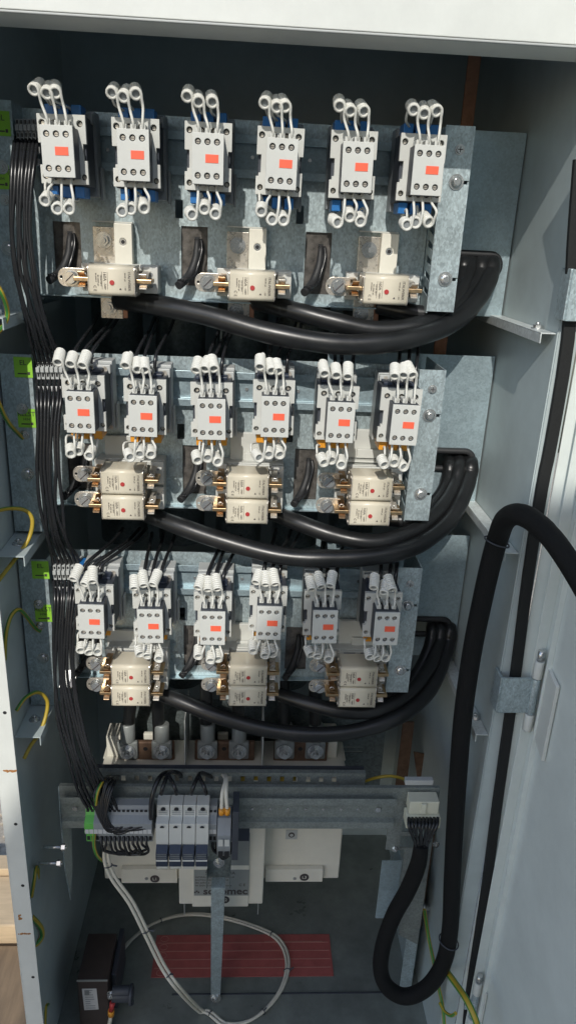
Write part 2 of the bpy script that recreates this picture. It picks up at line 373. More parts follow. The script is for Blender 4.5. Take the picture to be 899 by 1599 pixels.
# ================================================================= row mounting trays
ROWZ=(0,-.359,-.718)
CUT=[rect(-.0575,-.015,-.175,-.088),rect(.143,.185,-.176,-.086),rect(.341,.383,-.181,-.086)]
GROUPC='contactors lined up on the three rails'
def tray(i):
    z=ROWZ[i]; t=thing('mounting_tray',(.22,.15,z),('galvanised steel mounting tray behind the topmost row of contactors','galvanised steel mounting tray behind the middle row of contactors','galvanised steel mounting tray behind the lowest row of contactors')[i],'mounting tray','mounting trays')
    L=lambda x:x-.22
    cuts=[[(L(x),zz) for x,zz in c] for c in CUT]
    cuts+=[rect(L(x)-.006,L(x)+.006,-.075,-.048) for x in (.33,.14)]
    MB().plate(rect(L(-.092),L(.535),-.198,.068),cuts,0,.002,'xz').build('back_plate','galvanised',t)
    MB().box(L(-.092),L(.5345),-.012,-.0005,-.2,-.198).build('bottom_lip','zinc_blue',t)
    # right channel with front flange and slotted web
    web=[ [(-.047,zz),(-.012,zz+.008),(-.012,zz+.018),(-.047,zz+.010)] for zz in (-.175,-.152,-.129,-.106,-.083,-.060)]
    c=MB().plate(rect(-.050,-.0005,-.199,.068),web,L(.536),L(.538),'yz'); c.build('slotted_web','galvanised',t)
    fl=MB().plate(rect(L(.536),L(.580),-.196,.070),[rect(L(.566),L(.5805)-.0006,-.0085,-.0035),rect(L(.566),L(.5805)-.0006,-.1485,-.1435)],-.0525,-.0505)
    fl.box(L(.578),L(.580),-.0502,.09,-.196,.070)
    ff=fl.build('side_flange','galvanised',t)
    for zz,st,r in ((.038,'pan',.0052),(-.006,'dome',.0078),(-.146,'dome',.0078)): bolt('flange_bolt',(L(.560),-.0527,zz),r,ff,'steel',style=st)
    # left flange
    fl=MB().box(L(-.142),L(-.092),-.0525,-.0505,-.235,.070); fl.box(L(-.094),L(-.092),-.0502,-.001,-.235,.070)
    ff=fl.build('side_flange','galvanised',t)
    for zz,st,r in ((-.018,'hex',.0065),(-.062,'hex',.0055),(-.13,'dome',.0075)): bolt('flange_bolt',(L(-.112),-.0527,zz),r,ff,'steel',style=st)
    # DIN rail (top hat)
    d=MB(); x0,x1=L(-.085),L(.53)
    d.box(x0,x1,-.010,-.002,.030,.0315); d.box(x0,x1,-.012,-.0105,.0225,.030); d.box(x0,x1,-.010,-.002,.0210,.0225)
    d=MB(); prof=[(-.013,.047),(-.014,.047),(-.014,.035),(-.002,.035),(-.002,-.001),(-.014,-.001),(-.014,-.013),(-.013,-.013),(-.013,-.002),(-.001,-.002),(-.001,.036),(-.013,.036)]
    d.prism([(x0,y,zz) for y,zz in prof],(x1-x0,0,0)); r=d.build('din_rail','zinc_blue',t,.0004)
    for k in range(14):
        xx=x0+.03+.044*k; q=MB().cyl((xx,-.0022,.017),(xx,-.004,.017),.003,10); q.build('rail_screw','steel',r)
    return t
TR=[tray(i) for i in range(3)]
# ================================================================= contactors
def helix(b, p, axis, r, wr, turns, L, start, mi=0, n=6, seg=12):
    ax=Vector(axis).normalized(); a=ax.orthogonal().normalized(); c=ax.cross(a); pts=[]
    for k in range(int(turns*seg)+1):
        t=k/seg; g=start+2*math.pi*t; pts.append(Vector(p)+(a*math.cos(g)+c*math.sin(g))*r+ax*(L*t/turns))
    b.tube(pts,wr,n,mi); return pts
def coil(parent, x, bot, rg, row):
    """one pre-charge resistance wire: straight lead, tight coil running back, tail"""
    b=MB(); r=.0068; wr=.0019
    if not bot:
        tipx=(x+.006)*1.22-.016+rg.uniform(-.004,.004); tipz=.070+rg.uniform(-.004,.006)
        ax=Vector((rg.uniform(-.25,.25),1,rg.uniform(.40,.62))) if row else Vector((rg.uniform(-.25,.15),1,rg.uniform(.38,.5)))
        L=rg.uniform(.026,.031); c=Vector((tipx,.004,tipz)); lead0=Vector((x,.018,.028)); side=1
    else:
        tipx=(x+.006)*1.22-.012+rg.uniform(-.003,.003); tipz=-.066+rg.uniform(-.006,.004)
        ax=Vector((rg.uniform(-.35,.05),1,rg.uniform(.15,.5))); L=rg.uniform(.016,.026); c=Vector((tipx,.010,tipz)); lead0=Vector((x,.020,-.028)); side=1
    ax.normalize()
    # frame in which the coil starts on its right-hand side
    a=Vector((1,0,0)); a=(a-ax*a.dot(ax)).normalized(); q=a.cross(ax)   # q ~ +-z
    if q.z<0: q=-q
    pts=[]; turns=L/(2*wr*1.02); seg=12; g0=0
    dirn=1 if not bot else -1
    for k in range(int(turns*seg)+1):
        g=g0+2*math.pi*k/seg; pts.append(c+(a*math.cos(g)+q*dirn*math.sin(g))*r+ax*(L*k/(turns*seg)))
    first=pts[0]; tang=q*(-dirn)
    lead=smooth([lead0, lead0+Vector((0,-.008,dirn*.012)), first+tang*.016+Vector((.001,0,0)), first+tang*.005],5)[:-1]
    b.tube([*lead,*pts],wr,7)
    end=pts[-1]
    tail=smooth([end,end+Vector((0,.010,-dirn*.012)),Vector((x-.004,.068,dirn*.058)),Vector((x-.004,.072,dirn*.046))],4)
    b.tube(tail,wr,6)
    # dark bore of the coil
    b.cyl(c+ax*.004,c+ax*.0045,r-wr*.9,10,1)
    return b.build('resistor_coil',['white_wire','mid_plastic'],parent)
def contactor(row, seed):
    rg=random.Random(seed)
    t=thing('contactor',(0,.135,0))
    k=thing_offset=-.135
    def B(mb,name,mt,bevel=0,par=None):
        for i,p in enumerate(mb.v): mb.v[i]=(p[0],p[1]-.135,p[2])
        return mb.build(name,mt,par or t,bevel)
    # rear housing
    b=MB().box(-.037,.027,.100,.134,-.052,.062); b.box(-.036,.004,.090,.0995,.050,.060); b.box(.006,.0265,.085,.0995,.044,.058)
    b.box(.0275,.031,.112,.134,-.056,-.010)
    hs=B(b,'rear_housing','grey_plastic' if row else 'mid_plastic',.0012)
    for x,y,z,rr in ((-.026,.0898,.055,.0036),(-.012,.0898,.055,.0036),(.0175,.0848,.051,.0045),(-.030,.0998,-.047,.0033),(.022,.0998,-.047,.0033)):
        s=MB().cyl((x,y,z),(x,y-.0015,z),rr,14); B(s,'housing_screw','nickel' if row else 'mid_plastic',0)
    # dark body
    b=MB().box(-.0375,.0235,.0455,.0995,-.040,.049); B(b,'body','dark_plastic',.0012)
    # terminal covers with coloured insulation
    cc=('blue_plastic','orange_plastic','orange_plastic')[row]
    b=MB()
    for x in (-.026,-.008,.010):
        b.box(x-.0070,x+.0060,.050,.090,-.0555,-.0405)
    B(b,'terminal_insulator',cc,.0008)
    b=MB()
    for x in (-.026,-.008,.010):
        b.box(x-.0075,x+.0065,.060,.092,.0495,.064 if row==0 else .054)
    B(b,'terminal_insulator','blue_plastic' if row==0 else 'navy_plastic',.0008)
    # main face
    out=[(-.040,-.0385),(.0255,-.0385),(.0255,-.008),(.0205,-.008),(.0205,.013),(.0255,.013),(.0255,.049),(-.040,.049),(-.040,.013),(-.0335,.013),(-.0335,-.010),(-.0365,-.010),(-.0365,-.0145),(-.040,-.0145)]
    hr=.0043 if row!=1 else .0048
    hol=[circ(x,.038,hr) for x in (-.0335,-.0165,.0005,.0175)][:4] if row!=1 else [circ(x,.036,hr) for x in (-.030,-.0075,.0150)]
    hol+=[circ(-.0335,-.029,.0040),circ(.0195,-.029,.0040)]+[circ(x,-.0300,.0036) for x in (-.020,-.008,.004)]
    f=MB().plate(out,hol,.0380,.0452,'xz')
    B(f,'main_face','light_plastic',.0004)
    for c in hol:
        s=MB(); x=sum(q[0] for q in c)/len(c); z=sum(q[1] for q in c)/len(c); s.cyl((x,.0454,z),(x,.0440,z),.0026,10)
        B(s,'terminal_screw','nickel')
    # front block
    b=MB().box(-.0262,.0152,.0035,.0375,-.0318,.0308); B(b,'auxiliary_block','dark_plastic',.0008)
    hol=[circ(x,z,.0042) for x in (-.0190,-.0062,.0066) for z in (.0205,-.0215)]
    f=MB().plate(rect(-.0268,.0158,-.0322,.0312),hol,-.0005,.0036,'xz'); B(f,'block_face','light_plastic',.0005)
    for c in hol:
        s=MB(); x=sum(q[0] for q in c)/len(c); z=sum(q[1] for q in c)/len(c); s.cyl((x,.0034,z),(x,.0024,z),.0027,10); s.box(x-.0024,x+.0024,.0018,.0023,z-.0003,z+.0003,1)
        B(s,'terminal_screw',['nickel','ink'])
    b=MB()
    for x in (-.0190,-.0062,.0066): b.box(x-.0042,x+.0035,.012,.034,.0313,.0385)
    B(b,'terminal_post','light_plastic',.0006)
    b=MB().box(-.0088,.0088,-.0011,-.0006,-.0052,.0052); B(b,'orange_marking','orange_print')
    for x in (-.0190,-.0062,.0066): coil_o=coil(t,x,False,rg,row); 
    for x in (-.0190,-.0062,.0066): coil(t,x,True,rg,row)
    for ch in t.children:
        if ch.name.startswith('resistor_coil'):
            ch.data.transform(Matrix.Translation((0,-.135,0)))
    return t
ROWPX=[[(97,236),(215,242),(331,248),(446,256),(564,261),(674,266)],
       [(131,644),(229,650),(336,655),(435,651),(537,660),(637,664)],
       [(148,971),(240,978),(337,983),(425,972),(512,979),(608,982)]]
RN=('top','middle','bottom')
NEAR=[['leftmost, beside the hanging black wires','second from left, just above the left fuse','third from left','fourth from left, above the middle fuse','fifth from left','rightmost, beside the bolted flange'],
      ['leftmost, beside the green stickers and black wires','second from left, above the left fuse pair','third from left','fourth from left, above the middle fuse pair','fifth from left','rightmost, beside the slotted channel'],
      ['leftmost, beside the blue end terminal','second from left','third from left, above the middle fuse pair','fourth from left','fifth from left in the shade','rightmost, shaded beside the dark flange']]
for r in range(3):
    protos=[contactor(r,11+r*7),contactor(r,12+r*7),contactor(r,13+r*7)]
    for i,(px,py) in enumerate(ROWPX[r]):
        c=protos[i] if i<3 else copy_tree(protos[(i*2+r)%3])
        p=U(px,py,Y=0); c.location=(p.x,.135,ROWZ[r]+max(-.006,min(.006,p.z-ROWZ[r]))); c.rotation_euler=(0,math.radians(((i*37+r*17)%7-3)*.28),0)
        tag(c,'white contactor with coiled resistor wires, %s row, %s'%(RN[r],NEAR[r][i]),'contactor',GROUPC)
# ================================================================= fuse links and their holders
def fuse_proto():
    t=thing('fuse_link',(0,.10,0))      # origin at the back centre; body 68 mm wide, 44 high, 50 deep
    r=.0075; out=[]
    def prof(w,h,dep,rad):
        P=[]
        for cy,cz_,a0 in ((dep-.002,h/2-.002,0),(rad,h/2-rad,90),(rad,-h/2+rad,180),(dep-.002,-h/2+.002,270)):
            rr=rad if a0 in(90,180) else .002
            for i in range(7):
                a=math.radians(a0+15*i); P.append((cy+rr*math.cos(a),cz_+rr*math.sin(a)))
        return P
    P=prof(.0435,.0435,.05,.0065)
    b=MB(); n=len(P)
    vs=[(-.033,y-.05,z) for y,z in P]+[(.033,y-.05,z) for y,z in P]
    b.add(vs,[(i,(i+1)%n,n+(i+1)%n,n+i) for i in range(n)],0,True); b.add(vs,[tuple(range(n)),tuple(range(2*n-1,n-1,-1))])
    b.build('ceramic_body','ceramic',t)
    P=prof(.0445,.0445,.051,.007)
    for s in (-1,1):
        e=MB().prism([(s*.0332,y-.0505,z) for y,z in P],(s*.0016,0,0))
        for zz in (-.017,.017): e.cyl((s*.0349,-.012,zz),(s*.0362,-.012,zz),.0032,10); e.cyl((s*.0349,-.040,zz),(s*.0362,-.040,zz),.0032,10)
        e.build('end_plate','nickel',t,.0003)
        e=MB().box(s*.0350 if s>0 else -.058, .058 if s>0 else -.035, -.040,-.004,-.003,.003); e.build('contact_blade','brass',t,.0008)
    i=MB().cyl((.001,-.0502,-.0025),(.001,-.0512,-.0025),.0036,18); i.build('indicator','red_ink',t)
    V=-.0503
    joined_text('print',[('WEBER ITAL'[:0]+'ITALWEBER',.0052,.0265,V,0,90,'CENTER'),('NH-00  gG',.0027,.0205,V,.006,90,'CENTER'),('~ kA',.003,.0205,V,-.010,90,'CENTER'),
        ('160A',.0062,-.0095,V,.0062,90,'CENTER'),('~500V',.0038,-.0095,V,-.0078,90,'CENTER'),('120 kA 500 V',.0030,-.0152,V,0,90,'CENTER'),
        ('IEC 60269 gG',.0028,-.0192,V,0,90,'CENTER'),('EN 60269-2',.0026,-.0225,V,.004,90,'CENTER'),('C E',.0058,-.0245,V,-.0115,90,'CENTER')],'ink',t)
    l=MB(); 
    for x in (-.0137,-.0056): l.box(x-.0002,x+.0002,V-.0002,V+.0004,-.0125,.0125)
    l.prism([(.0115,V-.0002,-.0125),(.0150,V-.0002,-.0125),(.01325,V-.0002,-.0095)],(0,.0005,0))
    l.build('print_rule','ink',t)
    return t
def holder_proto():
    t=thing('fuse_holder',(0,.148,0))    # local y: 0 at the tray plate, negative to the front
    b=MB().box(-.052,.062,-.030,0,-.0215,.0215); b.box(-.030,.040,-.036,-.0302,.0125,.0205)
    b.box(.040,.062,-.040,-.0302,-.0205,.0205); b.box(-.055,-.036,-.040,-.0302,-.0205,.0215)
    b.build('base','light_plastic',t,.0012)
    s=MB().box(-.022,.000,-.0365,-.0362,.014,.0175); s.box(.010,.030,-.0365,-.0362,.014,.0175)
    s.cyl((.052,-.0405,.008),(.052,-.0398,.008),.0028,12); s.cyl((.052,-.0405,-.009),(.052,-.0398,-.009),.0028,12)
    s.build('moulding_gap','mid_plastic',t)
    p=MB().plate([(x,z) for x,z in rrect(-.088,-.040,-.014,.014,.012)],[circ(-.083,0,.0022)],-.056,-.053); p.box(-.048,-.040,-.0528,-.0305,-.010,.010)
    pl=p.build('terminal_plate','nickel',t,.0005)
    sc=MB().cyl((-.068,-.0562,0),(-.068,-.0580,0),.0125,24); sc.cyl((-.068,-.0580,0),(-.068,-.0670,0),.0100,24,r1=.0088); sc.prism([(-.0745,-.0670,-.0052),(-.0735,-.0670,-.0064),(-.0615,-.0670,.0052),(-.0625,-.0670,.0064)],(0,-.0006,0),1)
    sr=sc.build('terminal_screw',['steel','ink'],pl); 
    # contact jaws, copper springs round each blade
    for s in (-1,1):
        j=MB(); x0=s*.0455
        for q in (-1,1):
            pts=[(-.038,q*.012),(-.058,q*.010),(-.070,q*.0045),(-.082,q*.0038),(-.090,q*.0095)]
            vs=[]
            for w in (-.0055,.0055): vs+=[(x0+w,y,z) for y,z in pts]+[(x0+w,y,z+q*.0016) for y,z in reversed(pts)]
            n=10; j.add(vs,[tuple(range(n)),tuple(range(2*n-1,n-1,-1))]+[(i,n+i,n+(i+1)%n,(i+1)%n) for i in range(n)])
        j.build('contact_jaw','nickel' if s>0 else 'dull_brass',t,.0005)
        j=MB().tube([(x0+.0058*math.cos(a)*.9,-.072+.0001*i,.0088*math.sin(a)) for i,a in enumerate([2*math.pi*k/16 for k in range(17)])],.0010,6)
        j.build('jaw_spring','steel',t)
    return t
mat('dull_brass',(.48,.33,.20),.33,1,.25,150,.1,160)
FP=fuse_proto(); HP=holder_proto()
fz=[]   # (centre x px, bottom y px of the front face, row, column, level)
FUS=[((137,213),463,0,0,0),((357,428),471,0,1,0),((566,634),477,0,2,0),
     ((160,223),773,1,0,0),((159,226),814,1,0,1),((353,418),779,1,1,0),((353,417),820,1,1,1),((545,612),782,1,2,0),((540,610),823,1,2,1),
     ((176,236),1071,2,0,0),((174,235),1105,2,0,1),((357,415),1070,2,1,0),((356,416),1105,2,1,1),((527,588),1073,2,2,0),((525,587),1107,2,2,1)]
HL=('left','middle','right'); used=[False,False]
for (pa,pb_),py,r,c,l in FUS:
    p=U((pa+pb_)/2,py,Y=.052); x=p.x; z=p.z+.0225
    if r>0:
        # upper and lower fuse of a pair sit 45 mm apart on the same plate
        base=[f for f in FUS if f[2]==r and f[3]==c and f[4]==1][0]; q=U((base[0][0]+base[0][1])/2,base[1],Y=.052); x=(x+q.x)/2 if l else (x+q.x)/2; z=q.z+.0225+(.0455 if l==0 else 0)
    f=copy_tree(FP) if used[0] else FP; h=copy_tree(HP) if used[1] else HP; used=[True,True]
    f.location=(x,.102,z); h.location=(x,.148,z)
    wh=(RN[r],HL[c])
    lv='' if r==0 else (', upper one of the pair',', lower one of the pair')[l]
    tag(f,'cream ceramic fuse cartridge with red dot, %s row, %s position%s'%(wh[0],wh[1],lv),'fuse','cream fuse cartridges')
    tag(h,'pale grey fuse holder, brass jaws, %s row, %s position%s'%(wh[0],wh[1],lv),'fuse holder','fuse holders behind the fuses')
# busbar stand-off behind each top fuse, lower tab with bolt
for i,(px,py) in enumerate(((182,380),(388,388),(590,395))):
    p=U(px,py,Y=.148); t=thing('busbar_support',(p.x,.148,p.z),'metal plate and cream block support above the %s fuse of the top row'%HL[i],'busbar support','busbar supports in the top tray')
    b=MB().box(-.034,.0,-.012,-.0005,-.034,.024).build('metal_plate','nickel',t,.0006)
    bolt('plate_bolt',(-.017,-.0122,.004),.0085,t,'steel',style='hex')
    b=MB().plate(rect(.0005,.028,-.034,.030),[circ(.014,.003,.0055)],-.022,-.0005); b.build('insulator_block','cream_plastic',t,.0012)
    MB().cyl((.014,-.021,.003),(.014,-.012,.003),.0052,14).cyl((.014,-.0211,.003),(.014,-.0212,.003),.003,12,1).build('threaded_insert',['steel','hole_black'],t)
    MB().box(-.034,.028,-.0115,-.0006,.0305,.0325).build('insulating_sheet','light_plastic',t)
for i,(px,py) in enumerate(((175,478),(372,485),(566,488))):
    p=U(px,py,Y=.152); t=thing('busbar_tab',(p.x,.152,p.z),'metal busbar tab with bolt hanging below the %s fuse of the top row'%HL[i],'busbar tab','busbar tabs under the top fuses')
    MB().box(-.017,.018,-.004,0,-.019,.024).build('tab_plate','nickel',t,.0006); MB().box(.0185,.026,-.0035,.0,-.018,.024).build('copper_edge','copper',t,.0006)
    bolt('tab_bolt',(-.003,-.0042,-.001),.0085,t,'steel',style='hex')
# dark mica/cable filling seen through the tray openings: capacitor leads
for r in range(3):
    for k,c in enumerate(CUT):
        x0=c[0][0];x1=c[1][0];z0=c[0][1];z1=c[2][1]
        t=thing('capacitor_lead',((x0+x1)/2,.175,ROWZ[r]+(z0+z1)/2),'black looped lead behind the %s opening of the %s tray'%(HL[k],RN[r]),'lead','leads behind the tray openings')
        MB().box(-.026,.026,-.020,-.018,-.052,.054).build('lead_backing','mica',t)
        b=MB().tube(smooth([(.004,-.012,.028),(.004,-.024,.020),(.002,-.030,-.004),(-.006,-.040,-.026),(-.016,-.056,-.038),(-.022,-.066,-.043)],6),[.0030+.0036*min(1,j/14) for j in range(31)],12)
        b.build('lead_boot','rubber',t)
        b=MB()
        for q in range(3): 
            xx=.002+.004*q
            b.tube(smooth([(xx,-.020,.026),(xx+.002,-.027,.010),(xx-.004,-.034,-.014),(xx-.010,-.044,-.030),(xx-.024,-.066,-.036)],5),.0026,8)
        b.build('insulated_core','black_wire',t)
        MB().box(.000,.008,-.0212,-.0202,-.002,.030).build('slot','hole_black',t)
# grey moulded plates glimpsed above the fuse pairs
for r in (1,2):
    for k,(px,py) in enumerate((((205,700),(400,695),(575,690)),((205,1000),(385,990),(565,985)))[r-1]):
        p=U(px,py,Y=.14); MBx=MB().box(-.045,.040,-.004,.004,-.030,.022); MBx.box(-.045,.040,-.018,-.0042,-.034,-.0302)
        MBx.box(-.02,.03,-.0105,-.0042,-.028,-.012)
        o=MBx.build('insulating_plate','light_plastic',None,.0012,loc=(p.x,.143,p.z)); tag(o,'pale grey insulating plate above the %s fuse pair of the %s row'%(HL[k],RN[r]),'insulating plate','insulating plates above the fuse pairs')
# ================================================================= thick power cables
def cable(name,L,r,mt,label,cat,group=None,sub=6,n=14,pts=None,flat=1.0):
    P=pts or PW(L,sub); o=P[0].copy(); rr_=r
    if not isinstance(r,(list,tuple)) and r>.01:
        q_=random.Random(int(P[0].x*9e4)); a_=q_.random()*6; rr_=[r*(1+.025*math.sin(a_+k*.55)+.02*math.sin(a_*2+k*1.3)) for k in range(len(P))]
    b=MB().tube([p-o for p in P],rr_,n,flat=flat); ob=b.build(name,mt,None,loc=o); return tag(ob,label,cat,group)
GC='thick black power cables sweeping to the right'
CB=[
 # top tray
 [((185,468,.15),(230,474,.12),(320,492,.085),(420,520,.06),(520,537,.05),(600,535,.06),(668,520,.09),(718,495,.14),(748,462,.19),(763,432,.235),(767,410,.262),(768,398,.36)),.0165,'longest thick black cable sweeping from the left fuse of the top row'],
 [((400,470,.15),(450,483,.11),(520,502,.09),(590,516,.085),(655,508,.10),(702,488,.15),(731,460,.20),(748,430,.24),(751,410,.262),(752,398,.36)),.0150,'middle thick black cable sweeping from the middle fuse of the top row'],
 [((590,478,.15),(630,486,.13),(680,490,.13),(708,470,.17),(726,440,.22),(735,410,.262),(738,399,.36)),.0135,'short thick black cable leaving the right fuse of the top row'],
 [((560,500,.20),(640,500,.18),(690,485,.18),(716,450,.21),(722,425,.24),(724,408,.262),(724,400,.36)),.0135,'innermost thick black cable rising into the topmost bushing'],
 # middle tray
 [((225,800,.14),(270,818,.11),(350,845,.085),(440,868,.065),(520,872,.06),(590,868,.065),(650,852,.09),(698,816,.15),(722,775,.20),(732,742,.24),(733,722,.262),(730,708,.36)),.0160,'longest thick black cable sweeping from the left fuse pair of the middle row'],
 [((425,800,.14),(470,818,.11),(530,838,.09),(590,846,.085),(645,828,.115),(686,793,.17),(708,757,.22),(716,722,.262),(714,708,.36)),.0148,'middle thick black cable sweeping from the middle fuse pair of the middle row'],
 [((600,810,.14),(635,812,.13),(664,800,.16),(690,768,.21),(700,742,.24),(701,722,.262),(700,708,.36)),.0130,'short thick black cable leaving the right fuse pair of the middle row'],
 # lowest tray
 [((225,1075,.14),(270,1090,.11),(340,1118,.085),(420,1140,.07),(500,1147,.065),(570,1138,.075),(630,1115,.10),(670,1078,.15),(692,1030,.21),(700,1000,.245),(701,980,.262),(700,966,.36)),.0150,'longest thick black cable sweeping from the left fuse pair of the bottom row'],
 [((425,1080,.14),(470,1095,.11),(530,1110,.09),(585,1110,.095),(635,1085,.13),(668,1045,.18),(684,1005,.235),(687,980,.262),(687,966,.36)),.0142,'middle thick black cable sweeping from the middle fuse pair of the bottom row'],
 [((585,1085,.14),(615,1085,.14),(640,1066,.17),(662,1030,.21),(672,1000,.24),(674,980,.262),(674,966,.36)),.0125,'short thick black cable leaving the right fuse pair of the bottom row'],
]
for L,r,lab in CB: cable('power_cable',L,r,'black_cable',lab,'cable',GC)
# risers from the switch lugs up to the bottom row
for i,(x0,y0,x1,y1) in enumerate(((200,1150,205,1080),(248,1150,246,1080),(322,1150,322,1070),(372,1150,372,1080),(444,1150,442,1090),(492,1150,492,1090))):
    cable('riser_cable',((x0,y0+14,.27),(x0,y0-6,.262),((x0+x1)/2,(y0+y1)/2,.24),(x1,y1,.21),(x1,y1-60,.19)),.0135,'black_cable','black cable rising from lug number %s of the switch'%('one two three four five six'.split()[i]) if False else
     ('black cable rising from the %s lug of the cream switch'%('leftmost','second','third','fourth','fifth','rightmost')[i]),'cable','black cables rising from the switch lugs')
# ================================================================= thin black control wires
rt=random.Random(21)
def wire(L,r,lab,grp,mt='black_wire',n=8,sub=6,pts=None,name='control_wire',cat='wire'):
    return cable(name,L,r,mt,lab,cat,grp,sub,n,pts)
ORD=('first','second','third','fourth','fifth','sixth','seventh','eighth','ninth','tenth')
rg=random.Random(5)
for i in range(8):
    j=lambda s=2.8: rg.uniform(-s,s)
    if i<7:
      wire(((24+6.0*i,215,.105),(20+5.8*i+j(1),250,.075),(18+5.2*i,300,.062),(17+5.2*i+j(),360,.058),(22+5.5*i+j(),420,.055),(32+5.5*i+j(),470,.058),(44+6.0*i+j(),520,.07),(55+6.8*i,560,.095),(58+7.0*i,575,.11)),.0030,
         'black control wire hanging from the top terminals, %s from the left'%ORD[i],'black wires hanging between top and middle rows')
      wire(((58+7.0*i,592,.105),(58+6.4*i+j(1),625,.075),(60+5.2*i,670,.062),(61+5.0*i+j(),730,.055),(63+5.4*i+j(),790,.055),(72+5.6*i+j(),840,.07),(82+6.8*i,872,.10),(84+6.9*i,886,.11)),.0030,
         'black control wire hanging from the middle terminals, %s from the left'%ORD[i],'black wires hanging between middle and bottom rows')
    if i<8:
      wire(((84+5.9*i,905,.105),(86+5.0*i+j(1),940,.075),(84+4.4*i,1000,.060),(84+4.6*i+j(),1060,.050),(92+5.0*i+j(),1120,.040),(106+5.6*i+j(),1180,.030),(126+6.4*i+j(),1240,.020),(155+6*i+j(),1283,.010),(192+4*i,1300,.012),(196+5.2*i,1285,.03),(200+5.0*i,1268,.045)),.0030,
         'black control wire falling from the bottom row to the terminal strip, %s from the left'%ORD[i],'black wires falling to the terminal strip')
# wires dropping on to the contactors of the middle and bottom rows
for r in (1,2):
    for i,(px,py) in enumerate(ROWPX[r]):
        for k in range(3):
            sx=px-16+13*k+rg.uniform(-3,3); ty=py-(92 if r==1 else 84)
            lean=rg.uniform(10,26) if i<4 else rg.uniform(-4,12)
            if i==0: lean=rg.uniform(28,44) if r==1 else rg.uniform(40,64)
            rad=.0034 if r==2 else .0030
            P=[(sx+lean*1.3,ty-62,.24),(sx+lean,ty-44,.19),(sx+lean*.55,ty-26,.12),(sx+2,ty-4,.085),(sx,ty+16,.078),(sx,ty+26,.082)]
            wire(P,rad,'black wire dropping behind the %s coil of the %s contactor %s row'%(('left','centre','right')[k],('leftmost','second','third','fourth','fifth','rightmost')[i],RN[r]),
                 'black wires dropping on to the contactors',sub=5)
# ================================================================= small terminals at the left end of each rail
for r,(x0,dx,y0) in enumerate(((28,6.4,200),(60,7.2,577),(86,6.9,893))):
    for i in range(6):
        p=U(x0+dx*i,y0,Y=.10); t=thing('terminal_block',(p.x,.145,p.z),'small pale terminal block at the left end of the %s rail, %s from the left'%(RN[r],ORD[i]),'terminal block','terminal blocks left of the contactors')
        w=.0027; m_='grey_plastic' if r else 'mid_plastic'  # top row takes darker plastic, its shade put into the colour
        MB().box(-w,w,-.045,-.001,-.016,.012).box(-w,w,-.050,-.0452,-.004,.004).build('housing',m_,t,.0005)
        s=MB()
        for zz in (.008,-.009): s.box(-w*.55,w*.55,-.0455,-.0452,zz-.0025,zz+.0025)
        s.build('wire_opening','hole_black',t)
        if r==2 and i==5: 
            pass
        f=MB()
        for zz in (-.026,-.042): f.cyl((0,-.047+zz*.2,zz),(.0004,-.050+zz*.2,zz-.008),.0027,8)
        f.build('wire_marker','paper_white',t)
p=U(127,890,Y=.09); o=MB().box(-.004,.004,0,.03,-.008,.010).build('end_terminal','blue_plastic',None,.001,loc=p); tag(o,'small blue end terminal beside the leftmost contactor of the bottom row','terminal')
p=U(112,1043,Y=.13); t=thing('mounting_tab',p,'bright zinc mounting tab with screw left of the bottom left fuse pair','mounting tab')
MB().box(-.022,.016,0,.002,-.004,.048).prism([(-.022,-.0005,-.0045),(.016,-.0005,-.0045),(.004,-.022,-.030),(-.022,-.022,-.030)],(0,.002,0)).build('tab_plate','steel',t,.0008)
bolt('tab_screw',(.002,-.0002,.012),.0045,t,'steel',style='dome')
# ================================================================= green stickers
def sticker(x0,x1,y0,y1,l1,l2,label,wrap=.0):
    a=U(x0,y0,Y=.0965); b_=U(x1,y1,Y=.0965); cx=(a.x+b_.x)/2; c=(a.z+b_.z)/2; W=(b_.x-a.x); H=(a.z-b_.z)
    t=thing('sticker',(cx,.0970,c),label,'sticker','green stickers on the left flanges')
    MB().box(-W/2,W/2,-.0006,-.0002,-H/2,H/2).build('paper','green_paper',t)
    it=[(l1,H*.34,0,-.0008,H*.22,0,'CENTER')]
    if l2: it.append((l2,H*.20,0,-.0008,-H*.06,0,'CENTER'))
    joined_text('lettering',it,'ink',t)
    MB().box(-W*.32,W*.18,-.0009,-.0007,-H*.34,-H*.28).box(W*.22,W*.36,-.0009,-.0007,-H*.36,-H*.22).build('printed_bar','ink',t)
sticker(-14,18,172,213,'EL','','dark shaded green sticker on the topmost left flange, cut by the frame')
sticker(-14,17,257,296,'RLL5T','H/H','green sticker lettered 5T on the topmost left flange, upper edge of the photo side')
sticker(21,52,557,590,'EL','','green sticker lettered EL beside the middle row')
sticker(27,57,638,668,'RLL5T','H/H','green sticker lettered RLL5T with handwriting beside the middle row')
sticker(49,78,876,904,'EL','','mostly shaded green sticker lettered EL beside the bottom row')
sticker(54,82,944,971,'RLL5T','H/H','mostly shaded green sticker lettered RLL5T beside the bottom row')
